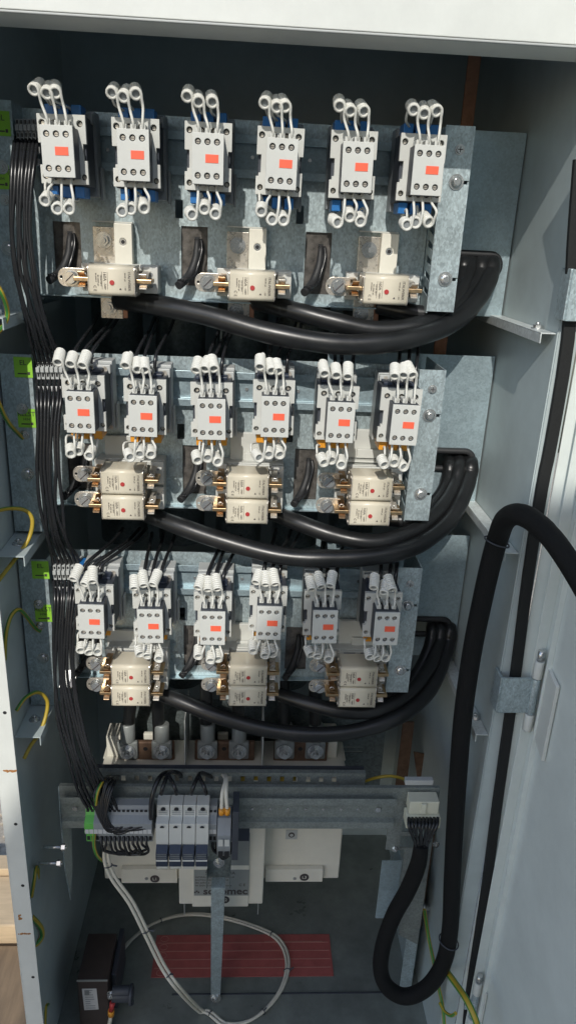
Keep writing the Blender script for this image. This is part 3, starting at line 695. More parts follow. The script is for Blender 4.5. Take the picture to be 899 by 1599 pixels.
# ================================================================= yellow-green earth wires
YG=['yellow_sheath','green_sheath']
def earth(L,lab,r=.0035,sub=7):
    P=PW(L,sub); o=P[0].copy(); b=MB().tube([p-o for p in P],r,10,mis=[0,0,0,0,1,1,0,0,1,1]); ob=b.build('earth_wire',YG,None,loc=o); return tag(ob,lab,'earth wire','yellow and green earth wires')
earth([(-20,425,.0),(2,455,.0),(12,485,.02),(8,505,.02),(-8,525,.02)],'short yellow-green earth wire loop at the upper left frame edge')
earth([(-12,600,.0),(3,640,.02),(14,660,.05),(27,675,.08),(36,684,.094)],'yellow-green earth wire ending at a bolt beside the middle row sticker')
earth([(-15,800,.0),(15,794,.04),(40,797,.06),(51,812,.06),(46,840,.05),(28,868,.03),(5,898,.01),(-8,915,.0)],'yellow-green earth wire arching over the middle left rail')
earth([(8,1030,.0),(10,990,.0),(18,962,.02),(30,952,.04),(42,963,.07),(55,980,.09),(64,986,.094)],'yellow-green earth wire arching to a bolt beside the bottom row sticker')
earth([(26,1110,.0),(40,1090,.02),(60,1081,.05),(74,1094,.06),(72,1118,.05),(62,1145,.03),(48,1165,.015),(38,1185,.0)],'yellow-green earth wire arching over the lowest left rail')
earth([(50,1400,.0),(54,1375,.0),(57,1355,.02),(60,1357,.05),(60,1372,.06)],'short upright yellow-green earth wire on the lower left wall')
earth([(50,1432,.002),(58,1440,.01),(65,1450,.02),(66,1462,.02),(60,1472,.01),(54,1476,.004)],'bent yellow earth wire loop near the rusty spot',.0052)
earth([(70,1610,.004),(71,1590,.01),(72,1572,.02),(76,1568,.05)],'yellow earth wire at the lower left corner of the photo')
earth([(570,1220,.12),(590,1214,.11),(610,1212,.11),(628,1216,.11),(640,1222,.12)],'yellow-green earth wire arching behind the end of the metal bar',.0032)
earth([(696,1516,-.01),(710,1535,-.05),(727,1560,-.10),(741,1590,-.13),(748,1615,-.14)],'thick yellow-green earth wire running down at the lower right',.0068)
earth([(662,1420,.10),(668,1460,.08),(676,1500,.04),(684,1540,.01),(691,1575,-.02),(694,1615,-.05)],'thin yellow-green earth wire descending along the right wall',.0040)
earth([(686,1566,-.02),(694,1580,-.04),(704,1586,-.06),(711,1582,-.07)],'short yellow-green wire tail at the lower right corner',.0035)
# ================================================================= lower rail assembly
zt=-1.104; zb=-1.268
t=thing('rail_bracket',(.28,.05,zb),'long horizontal zinc bracket with DIN rail above the cream switch','bracket')
L=lambda x:x-.28
Z=lambda z:z-zb
q=lambda a,b,Y=.05:U(a,b,Y=Y)
b=MB().plate([(L(-.088),Z(-1.200)),(L(.560),Z(-1.200)),(L(.560),Z(-1.262)),(L(.600),Z(-1.262)),(L(.600),Z(-1.345)),(L(.61),Z(-1.50)),(L(.655),Z(-1.53)),(L(.655),Z(zt)),(L(-.088),Z(zt))],
   [rect(L(.588),L(.618),Z(-1.215),Z(-1.165)),rect(L(.588),L(.618),Z(-1.256),Z(-1.226)),circ(L(.64),Z(-1.35),.004)],0,.002)
b.build('bracket_plate','shaded_zinc',t)
MB().box(L(-.088),L(.655),.0022,.008,Z(zt)-.002,Z(zt)).build('top_lip','shaded_zinc',t)
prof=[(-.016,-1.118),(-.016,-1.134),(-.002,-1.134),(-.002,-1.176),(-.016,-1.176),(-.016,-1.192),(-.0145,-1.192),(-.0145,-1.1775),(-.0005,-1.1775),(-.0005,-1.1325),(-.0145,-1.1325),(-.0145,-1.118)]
r_=MB().prism([(L(-.083),y,Z(z)) for y,z in prof],(.65,0,0)).build('din_rail','shaded_zinc',t,.0004)
for xs,rr in [(.25+.035*k,.0028) for k in range(8)]+[(.535,.0055),(-.06,.005)]:
    s=MB().cyl((L(xs),-.0022,Z(-1.155)),(L(xs),-.0022-rr*.6,Z(-1.155)),rr,14); s.build('rail_screw','steel',r_)
b=MB().prism([(L(-.088),.0,Z(-1.104)),(L(-.088),.055,Z(-1.15)),(L(-.088),.065,Z(-1.24)),(L(-.088),.05,Z(-1.36)),(L(-.088),.02,Z(-1.42)),(L(-.088),-.005,Z(-1.30)),(L(-.088),-.004,Z(-1.16))],(-.002,0,0))
b.build('end_cheek','galvanised',t,.0005)
for px,py in ((100,1323),(93,1348)):
    p=U(px,py,Y=.02); b=MB().cyl((L(p.x)-.04,p.y-.05,Z(p.z)),(L(p.x)+.006,p.y-.05,Z(p.z)),.0032,10); b.cyl((L(p.x)-.004,p.y-.05,Z(p.z)),(L(p.x)+.003,p.y-.05,Z(p.z)),.0075,6); b.build('stud','steel',t)
for px,py in ((616,1325),(680,1318)):
    p=q(px,py); bolt('bracket_bolt',(L(p.x),-.0005,Z(p.z)),.005,t,'steel')
# slotted wiring strip
a=q(140,1215,.085); e=q(570,1215,.085); zc=q(350,1214,.085).z
t2=thing('slotted_strip',((a.x+e.x)/2,.085,zc),'narrow slotted steel strip above the terminal bar','slotted strip'); Wd=(e.x-a.x)/2
hol=[rect(-Wd+.010+.0262*k,-Wd+.010+.0262*k+.0085,-.009,.004) for k in range(19)]
hol=[h for h in hol if h[1][0]<Wd-.006]
MB().plate(rect(-Wd,Wd,-.016,.0125),hol,-.001,.0,'xz').build('strip_face','shaded_zinc',t2)
MB().box(-Wd,Wd,.0002,.010,.0108,.0125).build('strip_lip','shaded_zinc',t2)
for k,h in enumerate(hol): pass
o=MB().box(a.x,e.x,.11,.112,zc-.016,zc+.008).build('wiring_shadow_bar','dark_plastic'); tag(o,'dark duct wall behind the slotted strip','duct')  # dark strip stands in for the shade behind the slots
rg=random.Random(9)
for k,yc in enumerate((0,.0,)): pass
L1=[]
for k in range(3):
    wire([(375,1214+2*k,.10),(400,1212+2*k,.098),(430,1215+2*k,.10),(462,1213+2*k,.10)],.003,'yellow wire seen through the slots of the strip, %s of three'%('uppermost','middle','lowest')[k],'yellow wires inside the slotted strip','yellow_sheath')
for k in range(3):
    wire([(205,1211+3*k,.10),(240,1209+3*k,.10),(290,1212+3*k,.10),(335,1210+3*k,.10)],.003,'white wire seen through the slots of the strip, %s of three'%('uppermost','middle','lowest')[k],'white wires inside the slotted strip','cream_wire')
# terminal strip
def din_terminal(px,w,mts,lab,cat,grp,z0=0,top=None):
    p=U(px,1280,Y=.0); X=U(px,1292,Y=0).x
    t=thing('terminal',(X,.034,-1.155),lab,cat,grp); h=w/2
    pr=[(0,-.040),(0,.036),(-.018,.036),(-.026,.020),(-.040,.012),(-.040,-.012),(-.030,-.022),(-.030,-.040)]
    MB().prism([(-h,y,z) for y,z in pr],(w,0,0)).build('housing',mts,t,.0004)
    MB().box(-h*.8,h*.8,-.0408,-.0403,-.011,-.001).build('number_tag','paper_white',t)
    s=MB(); s.box(-h*.6,h*.6,-.0235,-.0230,.022,.030) ; s.box(-h*.6,h*.6,-.0308,-.0303,-.036,-.027); s.build('wire_opening','hole_black',t)
    return t
n=0
for i in range(15):
    m_='green_plastic' if i<2 else 'mid_plastic'
    din_terminal(137+6.95*i,.0088,m_,('green and white earth terminal on the lower bar, %s from the left'%ORD[i]) if i<2 else 'grey terminal on the lower bar, between earth terminals and white breakers, %s grey one'%(('first','second','third','fourth','fifth','sixth','seventh','eighth','ninth','tenth','eleventh','twelfth','last')[i-2]),'terminal','terminals on the lower bar')
for i in range(2): din_terminal(329+6.3*i,.0080,'mid_plastic','narrow grey terminal right of the white breakers, %s one'%('left','right')[i],'terminal','narrow terminals right of the breakers')
# four white fuse carriers
xa=U(242,1280,Y=-.02).x; xb=U(326,1280,Y=-.02).x; pw=(xb-xa)/4
proto=None
for i in range(4):
    X=xa+pw*(i+.5)
    if proto is None:
        t=thing('fuse_carrier',(X,.034,-1.155)); h=pw/2-.0005
        pr=[(0,-.060),(0,.046),(-.028,.046),(-.030,.022),(-.048,.020),(-.052,-.022),(-.046,-.062)]
        MB().prism([(-h,y,z) for y,z in pr],(2*h,0,0)).build('housing','light_plastic',t,.001)
        b=MB().prism([(-h*.93,-.0525,-.026),(-h*.93,-.066,-.034),(-h*.93,-.066,-.066),(-h*.93,-.055,-.074),(-h*.93,-.046,-.074),(-h*.93,-.046,-.026)],(2*h*.93,0,0)); hd=b.build('handle','navy_plastic',t,.001)
        MB().box(-h*.9,h*.9,-.0668,-.0662,-.0525,-.049).build('white_line','light_plastic',hd)
        s=MB()
        for k in range(3): s.box(-h*.75,h*.75,-.0667,-.0662,-.037-.004*k,-.0358-.004*k)
        s.build('printed_lines','grey_print',hd)
        MB().box(-h*.9,h*.9,-.056,-.046,-.082,-.0745).build('foot','light_plastic',t,.0008)
        s=MB()
        for k in range(3): s.box(-h*.8,h*.2,-.0485-.0006*(0),-.0478,.004-.004*k,.0048-.004*k) 
        for k in range(3): s.box(-h*.7,h*.7,-.0305,-.0298,.026+.004*k,.0268+.004*k)
        s.build('vent_groove','mid_plastic',t)
        s=MB().cyl((0,-.0290,.0375),(0,-.0300,.0375),.0045,12); s.prism([(.004*math.cos(a),-.0500,.013+.004*math.sin(a)) for a in [math.pi*k/8 for k in range(9)]],(0,-.0012,0)); s.build('wire_opening','hole_black',t)
        proto=t
    else: t=copy_tree(proto); t.location=(X,.034,-1.155)
    tag(t,'white fuse carrier with navy handle on the lower bar, %s of the four'%('leftmost','second','third','rightmost')[i],'fuse carrier','white fuse carriers')
# pair of signal terminals with orange ferrules
for i in range(2):
    X=U(345+10*i,1292,Y=-.01).x; t=thing('signal_terminal',(X,.034,-1.155),'dark grey signal terminal with white tag, %s of the pair, right of the breakers'%('left','right')[i],'terminal','signal terminals')
    pr=[(0,-.055),(0,.020),(-.030,.018),(-.052,-.004),(-.055,-.030),(-.048,-.058)]
    MB().prism([(-.0068,y,z) for y,z in pr],(.0136,0,0)).build('housing','mid_plastic',t,.0006)
    MB().box(-.0045,.0045,-.0562,-.0556,-.026,-.010).build('white_tag','light_plastic',t)
    MB().box(-.0045,.0045,-.0534,-.0528,-.055,-.042).build('wire_opening','hole_black',t)
    p0=U(346+9*i,1268,Y=-.015); p1=U(347+6*i,1240,Y=-.005); p2=U(352+2*i,1218,Y=.03); p3=U(348+4*i,1210,Y=.075); 
    w_=cable('signal_wire',None,.0035,'cream_wire','white signal wire with orange ferrule, %s of the pair'%('left','right')[i],'wire','white signal wires',pts=smooth([p0,p1,p2,p3],6))
    f=MB().cyl(p0-p0+Vector((0,-.001,-.004)),p1*.0+Vector((.0003,0,.008)),.0055,10); f.build('ferrule','orange_plastic',w_)
o=MB().box(-.006,.006,-.055,0,-.062,.055).build('end_stop','dark_plastic',None,.001,loc=(U(368,1280,Y=0).x,.034,-1.155)); tag(o,'tall black end stop right of the signal terminals','end stop')
# jumpers on top of the carriers
for i,(x0,xt,yt) in enumerate(((252,262,1206),(276,264,1206),(299,310,1207),(322,311,1207))):
    wire([(x0,1240,-.0),(x0+(xt-x0)*.3,1228,.0),(xt,yt+4,.03),(xt+6,yt,.06),(xt+22,yt+7,.09)],.0038,'black jumper wire plugged into the %s white fuse carrier'%('leftmost','second','third','rightmost')[i],'black jumpers above the fuse carriers')
wire([(236,1278,.0),(237,1250,-.005),(245,1222,.01),(256,1208,.04),(275,1206,.07),(285,1213,.09)],.0045,'thick black wire rising left of the white fuse carriers','black jumpers above the fuse carriers')
for i in range(11):
    x=158+7.0*i; wire([(x,1306,.004),(x+1,1318,-.004),(x+6+rg.uniform(-2,2),1326+rg.uniform(0,8),.0),(208+rg.uniform(-18,18),1334,.01),(216+rg.uniform(-4,4),1328,.03)],.0026,'black wire bending under the terminal strip, %s from the left'%(ORD+('eleventh',))[i],'black wires under the terminal strip')
for i in range(10):
    x=190+5.0*i; wire([(x,1284,.010),(x-8,1292+rg.uniform(-2,3),-.004),(172+rg.uniform(-6,8),1296+rg.uniform(-5,5),-.006),(150+2*i,1262,.0),(150+3*i,1225+rg.uniform(-5,5),.02),(168+2*i,1212,.07)],.0026,'black wire curling above the terminal strip, %s of the tangle'%ORD[i],'black wires curling above the terminal strip')
for i in range(6):
    wire([(332+6*i,1316,.0),(334+5*i,1328,-.004),(350+rg.uniform(-5,5),1338+rg.uniform(-3,3),.0),(362,1328,.01),(366,1310,.03)],.003,'black wire looping under the signal terminals, %s of six'%ORD[i],'black wires under the signal terminals')
earth([(148,1300,.0),(147,1320,-.004),(152,1336,-.002),(160,1344,.02)],'yellow-green earth wire bending below the green terminals',.0032)
earth([(150,1262,.004),(152,1240,.0),(160,1222,.02),(172,1212,.07)],'yellow-green earth wire rising from the green terminals to the strip',.0030)
# white connector on the right end
p=q(658,1262,.03); t=thing('plug_connector',(p.x,.048,p.z),'ivory multi-pin plug connector at the right end of the metal bar','connector')
b=MB().box(-.028,.030,-.030,-.001,-.004,.026); b.box(-.033,.034,-.040,-.010,-.030,-.0045); b.build('plug_body','ivory_nylon',t,.0015)
MB().box(-.006,.004,-.0345,-.0302,.0,.024).build('latch','ivory_nylon',t,.001)
s=MB()
for k in range(6): s.cyl((-.024+.0105*k,-.034,-.0302),(-.024+.0105*k,-.034,-.031),.004,8)
s.build('pin_opening','hole_black',t)
o=MB().box(-.028,.028,0,.012,-.006,.006).build('bracket_tab','grey_plastic',None,.001,loc=(q(653,1224,.06).x,.055,zt+.008)); tag(o,'grey tab behind the top of the ivory connector','tab')
for k in range(9):
    wire([(638+5.6*k,1277,.01),(638+5.4*k,1290,-.006),(646+3.2*k+rg.uniform(-3,3),1305,-.008),(651+1.6*k,1325,-.004),(652+1.0*k,1345,.0)],.0034,'black core leaving the ivory connector, %s from the left'%ORD[k],'black cores below the ivory connector')
# braided loom: from the connector down, round and up, over the rail and out to the door
P=PW([(657,1318,.0),(652,1350,.0),(636,1390,.01),(614,1430,.02),(598,1475,.02),(594,1515,.02),(606,1543,.01),(634,1556,.0),(668,1540,-.01),(692,1502,-.02),(702,1450,-.02),(705,1380,-.01),(709,1300,.0),(714,1220,.0),(722,1120,.0),(736,1020,.0),(754,930,-.01),(768,870,-.02),(778,836,-.03),(788,812,-.06),(806,803,-.09),(830,812,-.12),(862,842,-.16),(895,890,-.2),(930,950,-.24)],8)
o_=P[0].copy(); n=len(P)
rad=[.0140+(.0028 if 0.0<i/n<.9 else .002)*min(1,i/10) for i in range(n)]
ob=MB().tube([p_-o_ for p_ in P],rad,18).build('braided_loom','braid',None,loc=o_); tag(ob,'thick black braided wiring loom looping at the lower right and out over the door','loom')
for px,py,Y,ax in ((775,846,-.027,(.2,0,1)),(700,1470,-.02,(.1,0,1))):
    c=U(px,py,Y=Y); a=Vector(ax).normalized(); MB().tube([c-o_+(Vector((math.cos(g),math.sin(g),-.25*math.cos(g)))*.0200) for g in [2*math.pi*k/20 for k in range(21)]],.0014,6).build('cable_tie','dark_plastic',ob)
# ================================================================= load-break switch
SY=.19
x0=U(162,1340,Y=SY).x; x1=U(531,1340,Y=SY).x; zbt=U(400,1372,Y=SY).z; ztp=U(300,1196,Y=SY).z
sw=thing('load_break_switch',((x0+x1)/2,SY+.1,zbt),'large cream three-pole load-break switch below the rows','switch')
cx=(x0+x1)/2
l=lambda x:x-cx
yy=lambda y:y-(SY+.1)
zz_=lambda z:z-zbt
third=(x1-x0)/3
b=MB().box(l(x0),l(x1),yy(SY),yy(SY+.12),0,zz_(-1.20)); b.build('body','cream_plastic',sw,.003)
c0=U(279,1340,Y=.13).x; c1=U(413,1340,Y=.13).x; zc0=U(340,1412,Y=.13).z; zc1=-1.25
b=MB().box(l(c0),l(c1),yy(.13),yy(SY-.001),zz_(zc0),zz_(zc1)); b.build('centre_block','cream_plastic',sw,.003)
c2=U(300,1340,Y=.125).x; c3=U(390,1340,Y=.125).x
b=MB().box(l(c2),l(c3),yy(.125),yy(.1295),zz_(zc0)-.002,zz_(zc1)-.01); b.build('centre_plate','cream_plastic',sw,.0015)
def sp(px,py,Y): 
    p=U(px,py,Y=Y); return (l(p.x),yy(p.y),zz_(p.z))
def panel(a,b_,Y,name,mt,th=.0006):
    A=sp(*a,Y);B_=sp(*b_,Y); return MB().box(A[0],B_[0],A[1]-th,A[1]-.0002,B_[2],A[2]).build(name,mt,sw)
panel((302,1300),(389,1351),.125,'grey_panel','grey_print'); panel((303,1358),(388,1398),.125,'nameplate','grey_print')
panel((350,1288),(389,1313),.1245,'navy_label','navy_plastic')
h=abs(sp(300,1300,.125)[2]-sp(300,1301,.125)[2])
J=[]
def T(body,px,py,hpx,al='CENTER'):
    a=sp(px,py,.1243); J.append((body,hpx*h*1.35,a[0],a[1],a[2],0,al))
T('SIRCO  250A',344,1363.5,5); T('INTERRUPTEUR SECTIONNEUR',305,1370,2.6,'LEFT'); T('SWITCH DISCONNECTOR',305,1374.5,2.6,'LEFT'); T('IEC 60947-3',305,1378.8,2.6,'LEFT'); T('Ith 250A 50 Hz  Made in France',305,1383,2.6,'LEFT'); T('C E',378,1382,4.2)
T('O',324,1345,5.5); T('I',378,1301,5.5)
joined_text('lettering',J,'ink',sw)
J=[]; T('socomec',352,1392.0,11.5); o=joined_text('brand_lettering',J,'ink',sw)
for k in (-1,1):
    a=sp(309,1392.5,.1243); 
b=MB()
for i_ in range(3): b.box(a[0]-.008+.004*i_,a[0]-.0045+.004*i_,a[1]-.0003,a[1],a[2]-.004+.003*(i_%2),a[2]+.0005+.003*(i_%2))
b.build('brand_mark','ink',sw)
for lab_,px,py,Y in (('L1',242,1372.5,.175),('L2',351,1405,.1243),('L3',475,1370,.175)):
    a=sp(px,py,Y); b=MB(); b.cyl((a[0],a[1]+.0004,a[2]),(a[0],a[1]-.0004,a[2]),.0105,20); b.build('phase_disc','ink',sw)
    joined_text('phase_lettering',[(lab_,.011,a[0],a[1]-.0006,a[2],0,'CENTER')],'cream_plastic',sw)
for (xa_,xb_) in ((189,277),(415,503)):
    a=sp(xa_,1358,.176); c_=sp(xb_,1379 if xa_<300 else 1377,.176); MB().box(a[0],c_[0],a[1],a[1]+.013,c_[2],a[2]).build('lower_ledge','cream_plastic',sw,.001)
    bx=sp(xa_+(40 if xa_<300 else 45),1372,.1755); MB().cyl((bx[0],bx[1],bx[2]),(bx[0],bx[1]-.0006,bx[2]),.004,12).build('rating_dot','grey_print',sw)
a=sp(455,1303,SY-.001); MB().box(a[0]-.013,a[0]+.013,a[1]-.001,a[1],a[2]-.013,a[2]+.013).build('indicator_window','grey_plastic',sw); MB().cyl((a[0],a[1]-.0012,a[2]),(a[0],a[1]-.0022,a[2]),.007,18).cyl((a[0],a[1]-.0023,a[2]),(a[0],a[1]-.0026,a[2]),.004,14,1).build('indicator_ring',['ink','grey_plastic'],sw)
# terminal deck with lugs
zd=U(300,1196,Y=.24).z
b=MB().box(l(x0)-.004,l(x1)+.004,yy(.255),yy(.32),zz_(-1.21),zz_(U(300,1184,Y=.255).z)); b.build('terminal_deck','cream_plastic',sw,.003)
for px in (177,517):
    a=sp(px,1150,.256); c_=sp(px,1184,.256); MB().box(a[0]-.016,a[0]+.016,a[1],a[1]+.05,c_[2],a[2]).build('deck_ear','cream_plastic',sw,.003)
for px in (232,348,468):
    a=sp(px,1146,.30); c_=sp(px,1184,.30); MB().box(a[0]-.012,a[0]+.012,a[1],a[1]+.01,c_[2],a[2]).build('deck_rib','cream_plastic',sw,.002)
b=MB()
for px in (176,518):
    a=sp(px,1193,.254); b.cyl((a[0],a[1]-.0006,a[2]),(a[0],a[1],a[2]),.012,18)
b.build('mounting_hole','hole_black',sw)
for i,(pl,pr_) in enumerate(((183,278),(304,402),(428,515))):
    a=sp(pl,1158,.245); c_=sp(pr_-5,1192,.245)
    MB().box(a[0],c_[0],a[1],a[1]+.010,c_[2],a[2]).build('copper_terminal','dull_copper',sw,.004)
    e=sp((pl+pr_)/2-3,1169,.2445); MB().cyl((e[0],e[1],e[2]),(e[0],e[1]-.0008,e[2]),.0075,16).cyl((e[0],e[1]-.0009,e[2]),(e[0],e[1]-.0012,e[2]),.005,16,1).build('terminal_hole',['dull_copper','hole_black'],sw)
for i,px in enumerate((200,253,324,373,444,492)):
    c_=sp(px,1168,.24); lg=MB().box(c_[0]-.022,c_[0]+.022,c_[1]-.006,c_[1]+.004,c_[2]-.026,c_[2]+.020); lg.cyl((c_[0],c_[1]+.002,c_[2]+.018),(c_[0],c_[1]+.008,c_[2]+.060),.016,18); lo=lg.build('cable_lug','grey_print',sw,.003)
    bolt('lug_bolt',(c_[0],c_[1]-.0062,c_[2]-.004),.0125,lo,'steel',h=.010)
for px in (291,411):
    a=sp(px,1120,.24); MB().box(a[0]-.001,a[0]+.001,yy(.20),yy(.31),zz_(-1.205),zz_(-1.06)).build('phase_barrier','light_plastic',sw)
for px in (288,403):
    a=sp(px,1412,.14); MB().box(a[0]-.0012,a[0]+.0012,a[1]-.001,a[1]+.001,a[2]-.030,a[2]+.01).build('lower_pin','grey_print',sw)
# support rod on its bracket
p=U(342,1345,Y=.02); t=thing('support_rod',(U(337,1552,Z=ZB).x,U(337,1552,Z=ZB).y,ZB),'upright grey square support rod in front of the switch, standing on the floor','support rod')
o=t.location; A=U(341,1392,Y=.03)-o; T_=U(341,1378,Y=.03)-o
b=MB().prism([(A.x-.016,A.y,T_.z+.012),(A.x+.016,A.y,T_.z+.012),(A.x+.016,A.y+.022,T_.z+.012),(A.x-.016,A.y+.022,T_.z+.012)],(-.0,0,.001))
bot=Vector((0,0,.004)); top=T_
vs=[]
for c_,h_ in ((bot,.0115),(top,.0140)):
    vs+=[c_+Vector((sx*h_,sy*h_,0)) for sx,sy in ((-1,-1),(1,-1),(1,1),(-1,1))]
MB().add(vs,[(0,3,2,1),(4,5,6,7),(0,1,5,4),(1,2,6,5),(2,3,7,6),(3,0,4,7)]).build('square_tube','galvanised',t,.001)
c_=U(342,1333,Y=.025)-o; d_=U(342,1384,Y=.022)-o
b=MB().box(c_.x-.024,c_.x+.024,c_.y+.020,c_.y+.022,d_.z,c_.z+.02); b.box(c_.x-.024,c_.x-.022,c_.y-.012,c_.y+.0198,d_.z+.004,d_.z+.045); b.box(c_.x+.022,c_.x+.024,c_.y-.012,c_.y+.0198,d_.z+.004,d_.z+.045)
b.build('rod_bracket','dark_galvanised',t,.001)
e=U(342,1349,Y=.04)-o; bolt('rod_bolt',(e.x,c_.y+.0198,e.z),.008,t,'steel')
bolt('foot_bolt',(0,-.016,.010),.009,t,'steel',(0,-1,.3))
# ================================================================= things on the cabinet floor
a=[U(x,y,Z=ZB+.003) for x,y in ((245,1460),(508,1460),(516,1526),(236,1526))]
xm=(a[0].x+a[1].x)/2; ym=(a[0].y+a[2].y)/2; t=thing('red_film_sheet',(xm,ym,ZB),'red printed translucent sheet lying on the cabinet floor','sheet')
xa_=a[0].x-xm; xb_=a[1].x-xm+.01; ya=a[3].y-ym; yb=a[0].y-ym
MB().box(xa_,xb_,ya,yb,.001,.0025).build('sheet','red_film',t)
b=MB()
for k in range(1,5):
    y=ya+(yb-ya)*k/5; b.box(xa_+.005,xb_-.005,y-.0012,y+.0012,.0026,.0032)
b.box(xa_+.28,xb_-.02,yb*.62,yb*.62+.003,.0026,.0034)
for k in range(5):
    b.tube([(xa_+.022+.010*math.cos(g),ya+(yb-ya)*(k+.5)/5+.008*math.sin(g),.003) for g in [2*math.pi*j/14 for j in range(15)]],.0008,5)
b.build('pale_lines','pale_film',t)
cpart(MB().box(U(430,1552,Z=ZB).x-.25,XR,U(430,1552,Z=ZB).y-.0015,U(430,1552,Z=ZB).y+.0015,ZB,ZB+.003),'floor_seam','dark_plastic')
# white twin signal cable: hangs from the terminal strip, coils on the floor
zf=ZB+.008
fl=lambda x,y:U(x,y,Z=zf)
def off(pts,dx,dy): return [p+Vector((dx,dy,0)) for p in pts]
base=[U(166,1320,Y=.01),U(167,1345,Y=.01),U(178,1372,Y=.01),U(205,1410,Y=.005),U(230,1460,Y=.0),U(255,1510,Y=.0),U(280,1545,Y=-.01),fl(315,1580),fl(355,1600),fl(400,1588),fl(437,1548),fl(449,1505),fl(437,1470),fl(405,1450),fl(345,1432),fl(290,1428),fl(240,1442),fl(205,1468),fl(186,1492)]
base[4].y+=.0
for k,(dx,lab) in enumerate(((-.0035,'left'),(.0035,'right'))):
    pts=[Vector((q.x,q.y,max(q.z,ZB+.006))) for q in smooth(off(base,dx,dx*.6),8)]; ob=cable('signal_cable',None,.0033,'cream_wire','white twin signal cable coiling on the cabinet floor, %s strand'%lab,'cable','white twin signal cable',pts=pts)
    if k==0:
        for fr in (.07,.22,.30,.41,.52,.60,.70,.79,.88):
            i=int(fr*(len(pts)-1)); p_=pts[i]-pts[0]; d_=(pts[i+1]-pts[i-1]).normalized(); s_=d_.cross(Vector((0,1,.3))).normalized(); u_=d_.cross(s_)
            c_=p_+Vector((.0035,.002,0))
            tb=MB().tube([c_+(s_*math.cos(g)*.0085+u_*math.sin(g)*.0058) for g in [2*math.pi*j/14 for j in range(15)]],.0013,6); tb.cyl(c_+s_*.008,c_+s_*.018+d_*.004,.0016,6); tb.build('cable_tie','dark_plastic',ob)
# brown transformer box and its terminal
A=U(120,1532,Z=-1.66); B_=U(168,1534,Z=-1.66)
t=thing('transformer_box',((A.x+B_.x)/2,A.y+.09,ZB),'dark brown boxy transformer with white label at the lower left','transformer'); hw=(B_.x-A.x)/2
MB().box(-hw,hw,-.09,.03,.002,-1.66-ZB).build('case','brown_case',t,.003)
MB().box(-hw,hw,-.0905,-.088,-1.6605-ZB-.001,-1.6585-ZB+.0005).build('front_rim','grey_print',t)
MB().box(hw+.001,hw+.012,-.06,.06,.03,.14).build('side_housing','dark_plastic',t,.002)
c_=U(143,1560,Y=A.y)-t.location
lb=MB().prism([(c_.x-.017,-.0912,c_.z-.034),(c_.x+.015,-.0912,c_.z-.032),(c_.x+.013,-.0912,c_.z+.034),(c_.x-.019,-.0912,c_.z+.034)],(0,.0006,0)).build('label_sticker','paper_white',t)
b=MB(); rg=random.Random(2)
for k in range(9):
    z=c_.z-.028+.007*k; b.box(c_.x-.013,c_.x-.013+rg.uniform(.01,.022),-.0916,-.0913,z,z+.0022)
b.box(c_.x-.014,c_.x-.003,-.0916,-.0913,c_.z+.014,c_.z+.03); b.build('printed_lines','mid_plastic',lb)
p=U(196,1553,Y=A.y); t=thing('cable_gland',(p.x,p.y,p.z),'black round terminal post beside the brown transformer','terminal post')
b=MB().cyl((-.028,0,0),(.018,0,0),.016,18); b.cyl((.010,0,0),(.016,0,0),.022,18); b.cyl((-.028,0,.010),(.010,0,.012),.012,14); b.cyl((.012,0,-.018),(.012,-.004,-.026),.007,10); b.build('post_body','dark_plastic',t,.001)
bolt('post_screw',(-.030,-.006,.008),.007,t,'steel',(-.4,-1,.2))
b=MB().cyl((-.026,-.012,-.006),(-.030,-.014,-.030),.006,10); b.build('red_sleeve','red_ink',t); b=MB().cyl((-.030,-.014,-.030),(-.031,-.014,-.046),.0072,10); b.build('ferrule','orange_plastic',t)
MB().tube(smooth([(-.031,-.014,-.046),(-.036,-.016,-.075),(-.045,-.02,-.12)],5),.0045,8).build('lead','cream_wire',t)
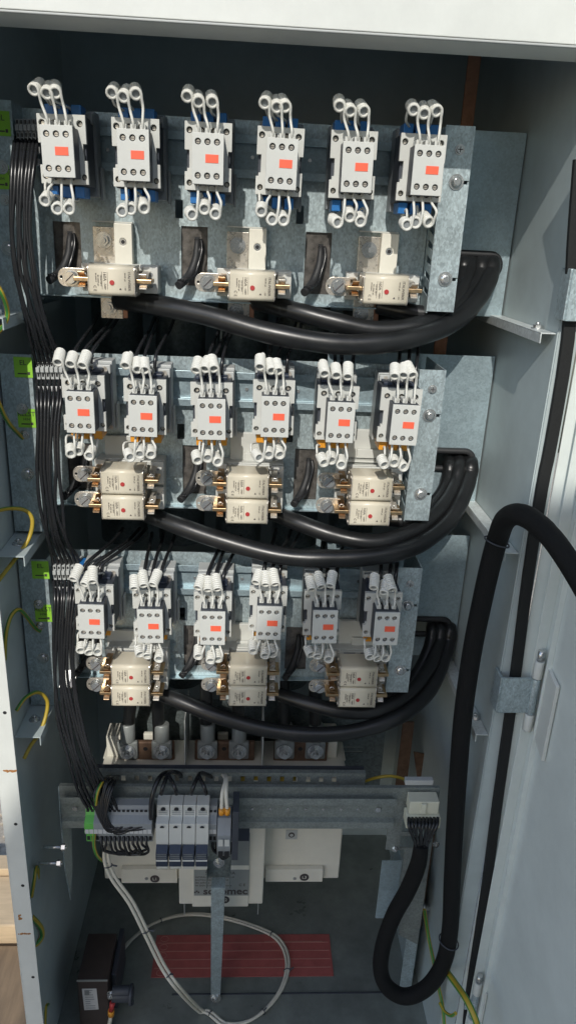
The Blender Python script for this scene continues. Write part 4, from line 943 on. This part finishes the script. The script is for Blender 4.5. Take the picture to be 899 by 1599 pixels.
# ================================================================= right side busbars and hardware
o=MB().box(-.011,.011,-.003,.003,-.08,.19).build('copper_busbar','copper',None,.0008,loc=U(731,170,Y=.34)); tag(o,'vertical copper busbar rising behind the top right flange','busbar','copper busbars')
for i,(px,py,h_,w_,Y,lab) in enumerate(((686,548,.09,.012,.33,'short copper busbar glimpsed right of the longest top cable'),(631,1180,.10,.014,.36,'copper busbar behind the right end of the lower bar'),(661,1370,.16,.011,.20,'vertical copper busbar behind the braided loom, lower right'))):
    o=MB().box(-w_,w_,-.003,.003,-h_,h_).build('copper_busbar','copper' if i<1 else 'dull_copper',None,.0008,loc=U(px,py,Y=Y)); tag(o,lab,'busbar','copper busbars')
o=MB().prism([(-.02,0,.04),(.03,0,.03),(.07,0,-.06),(.0,0,-.05)],(0,.004,0)).build('copper_busbar','dull_copper',None,.0008,loc=U(655,1195,Y=.38)); tag(o,'slanted copper busbar behind the ivory connector','busbar','copper busbars')
p=U(646,1418,Y=.18); t=thing('busbar_bolt',p,'large steel bolt and washers joining the lower right busbar','bolt')
b=MB().cyl((-.030,0,0),(.035,0,0),.0075,14); b.cyl((-.030,0,0),(-.014,0,0),.015,6); b.cyl((.0,0,0),(.004,0,0),.019,18); b.cyl((.008,0,0),(.016,0,0),.016,18); b.cyl((.020,0,0),(.023,0,0),.020,18); b.build('bolt_stack','steel',t,.0005)
p=U(606,1390,Y=.12); o=MB().box(-.022,.022,0,.003,-.085,.085).box(.020,.022,.0032,.06,-.085,.085).build('upright_bracket','zinc_blue',None,.0008,loc=p); tag(o,'bluish upright bracket below the right end of the metal bar','bracket')
o=MB().box(-.0015,.0,-.09,.24,-.20,.20).box(-.030,-.0016,-.0915,-.0900,-.20,.20).build('side_bracket','galvanised',None,.0008,loc=(.69,.24,-1.66)); tag(o,'galvanised upright angle along the foot of the right wall','bracket')
p=U(737,1370,Y=.03); t=thing('wall_bracket',p,'small folded bracket with bolt on the lower right wall','bracket')
b=MB().box(-.020,.018,0,.002,-.085,.055).box(-.022,-.020,0,.05,-.085,.055).box(-.020,.018,0,.05,.055,.057); b.build('bracket_plate','inner_paint',t,.001); bolt('bracket_bolt',(-.004,-.0005,.02),.008,t,'steel')
# dark capacitors deep behind the rows
for r,zc in enumerate((-.245,-.62,-1.0)):
    for k in range(5):
        t=thing('power_capacitor',(-.02+.13*k,.48,zc-.14),'dark cylinder capacitor deep behind the rows, %s level, %s from the left'%(('upper','middle','lower')[r],ORD[k]),'capacitor','capacitors behind the trays')
        MB().cyl((0,0,0),(0,0,.20),.052,24).build('can','dark_galvanised',t,.002); MB().cyl((0,0,.2002),(0,0,.215),.045,20).cyl((-.015,0,.2152),(-.015,0,.23),.006,8).cyl((.015,0,.2152),(.015,0,.23),.006,8).build('cap','dark_plastic',t,.002)
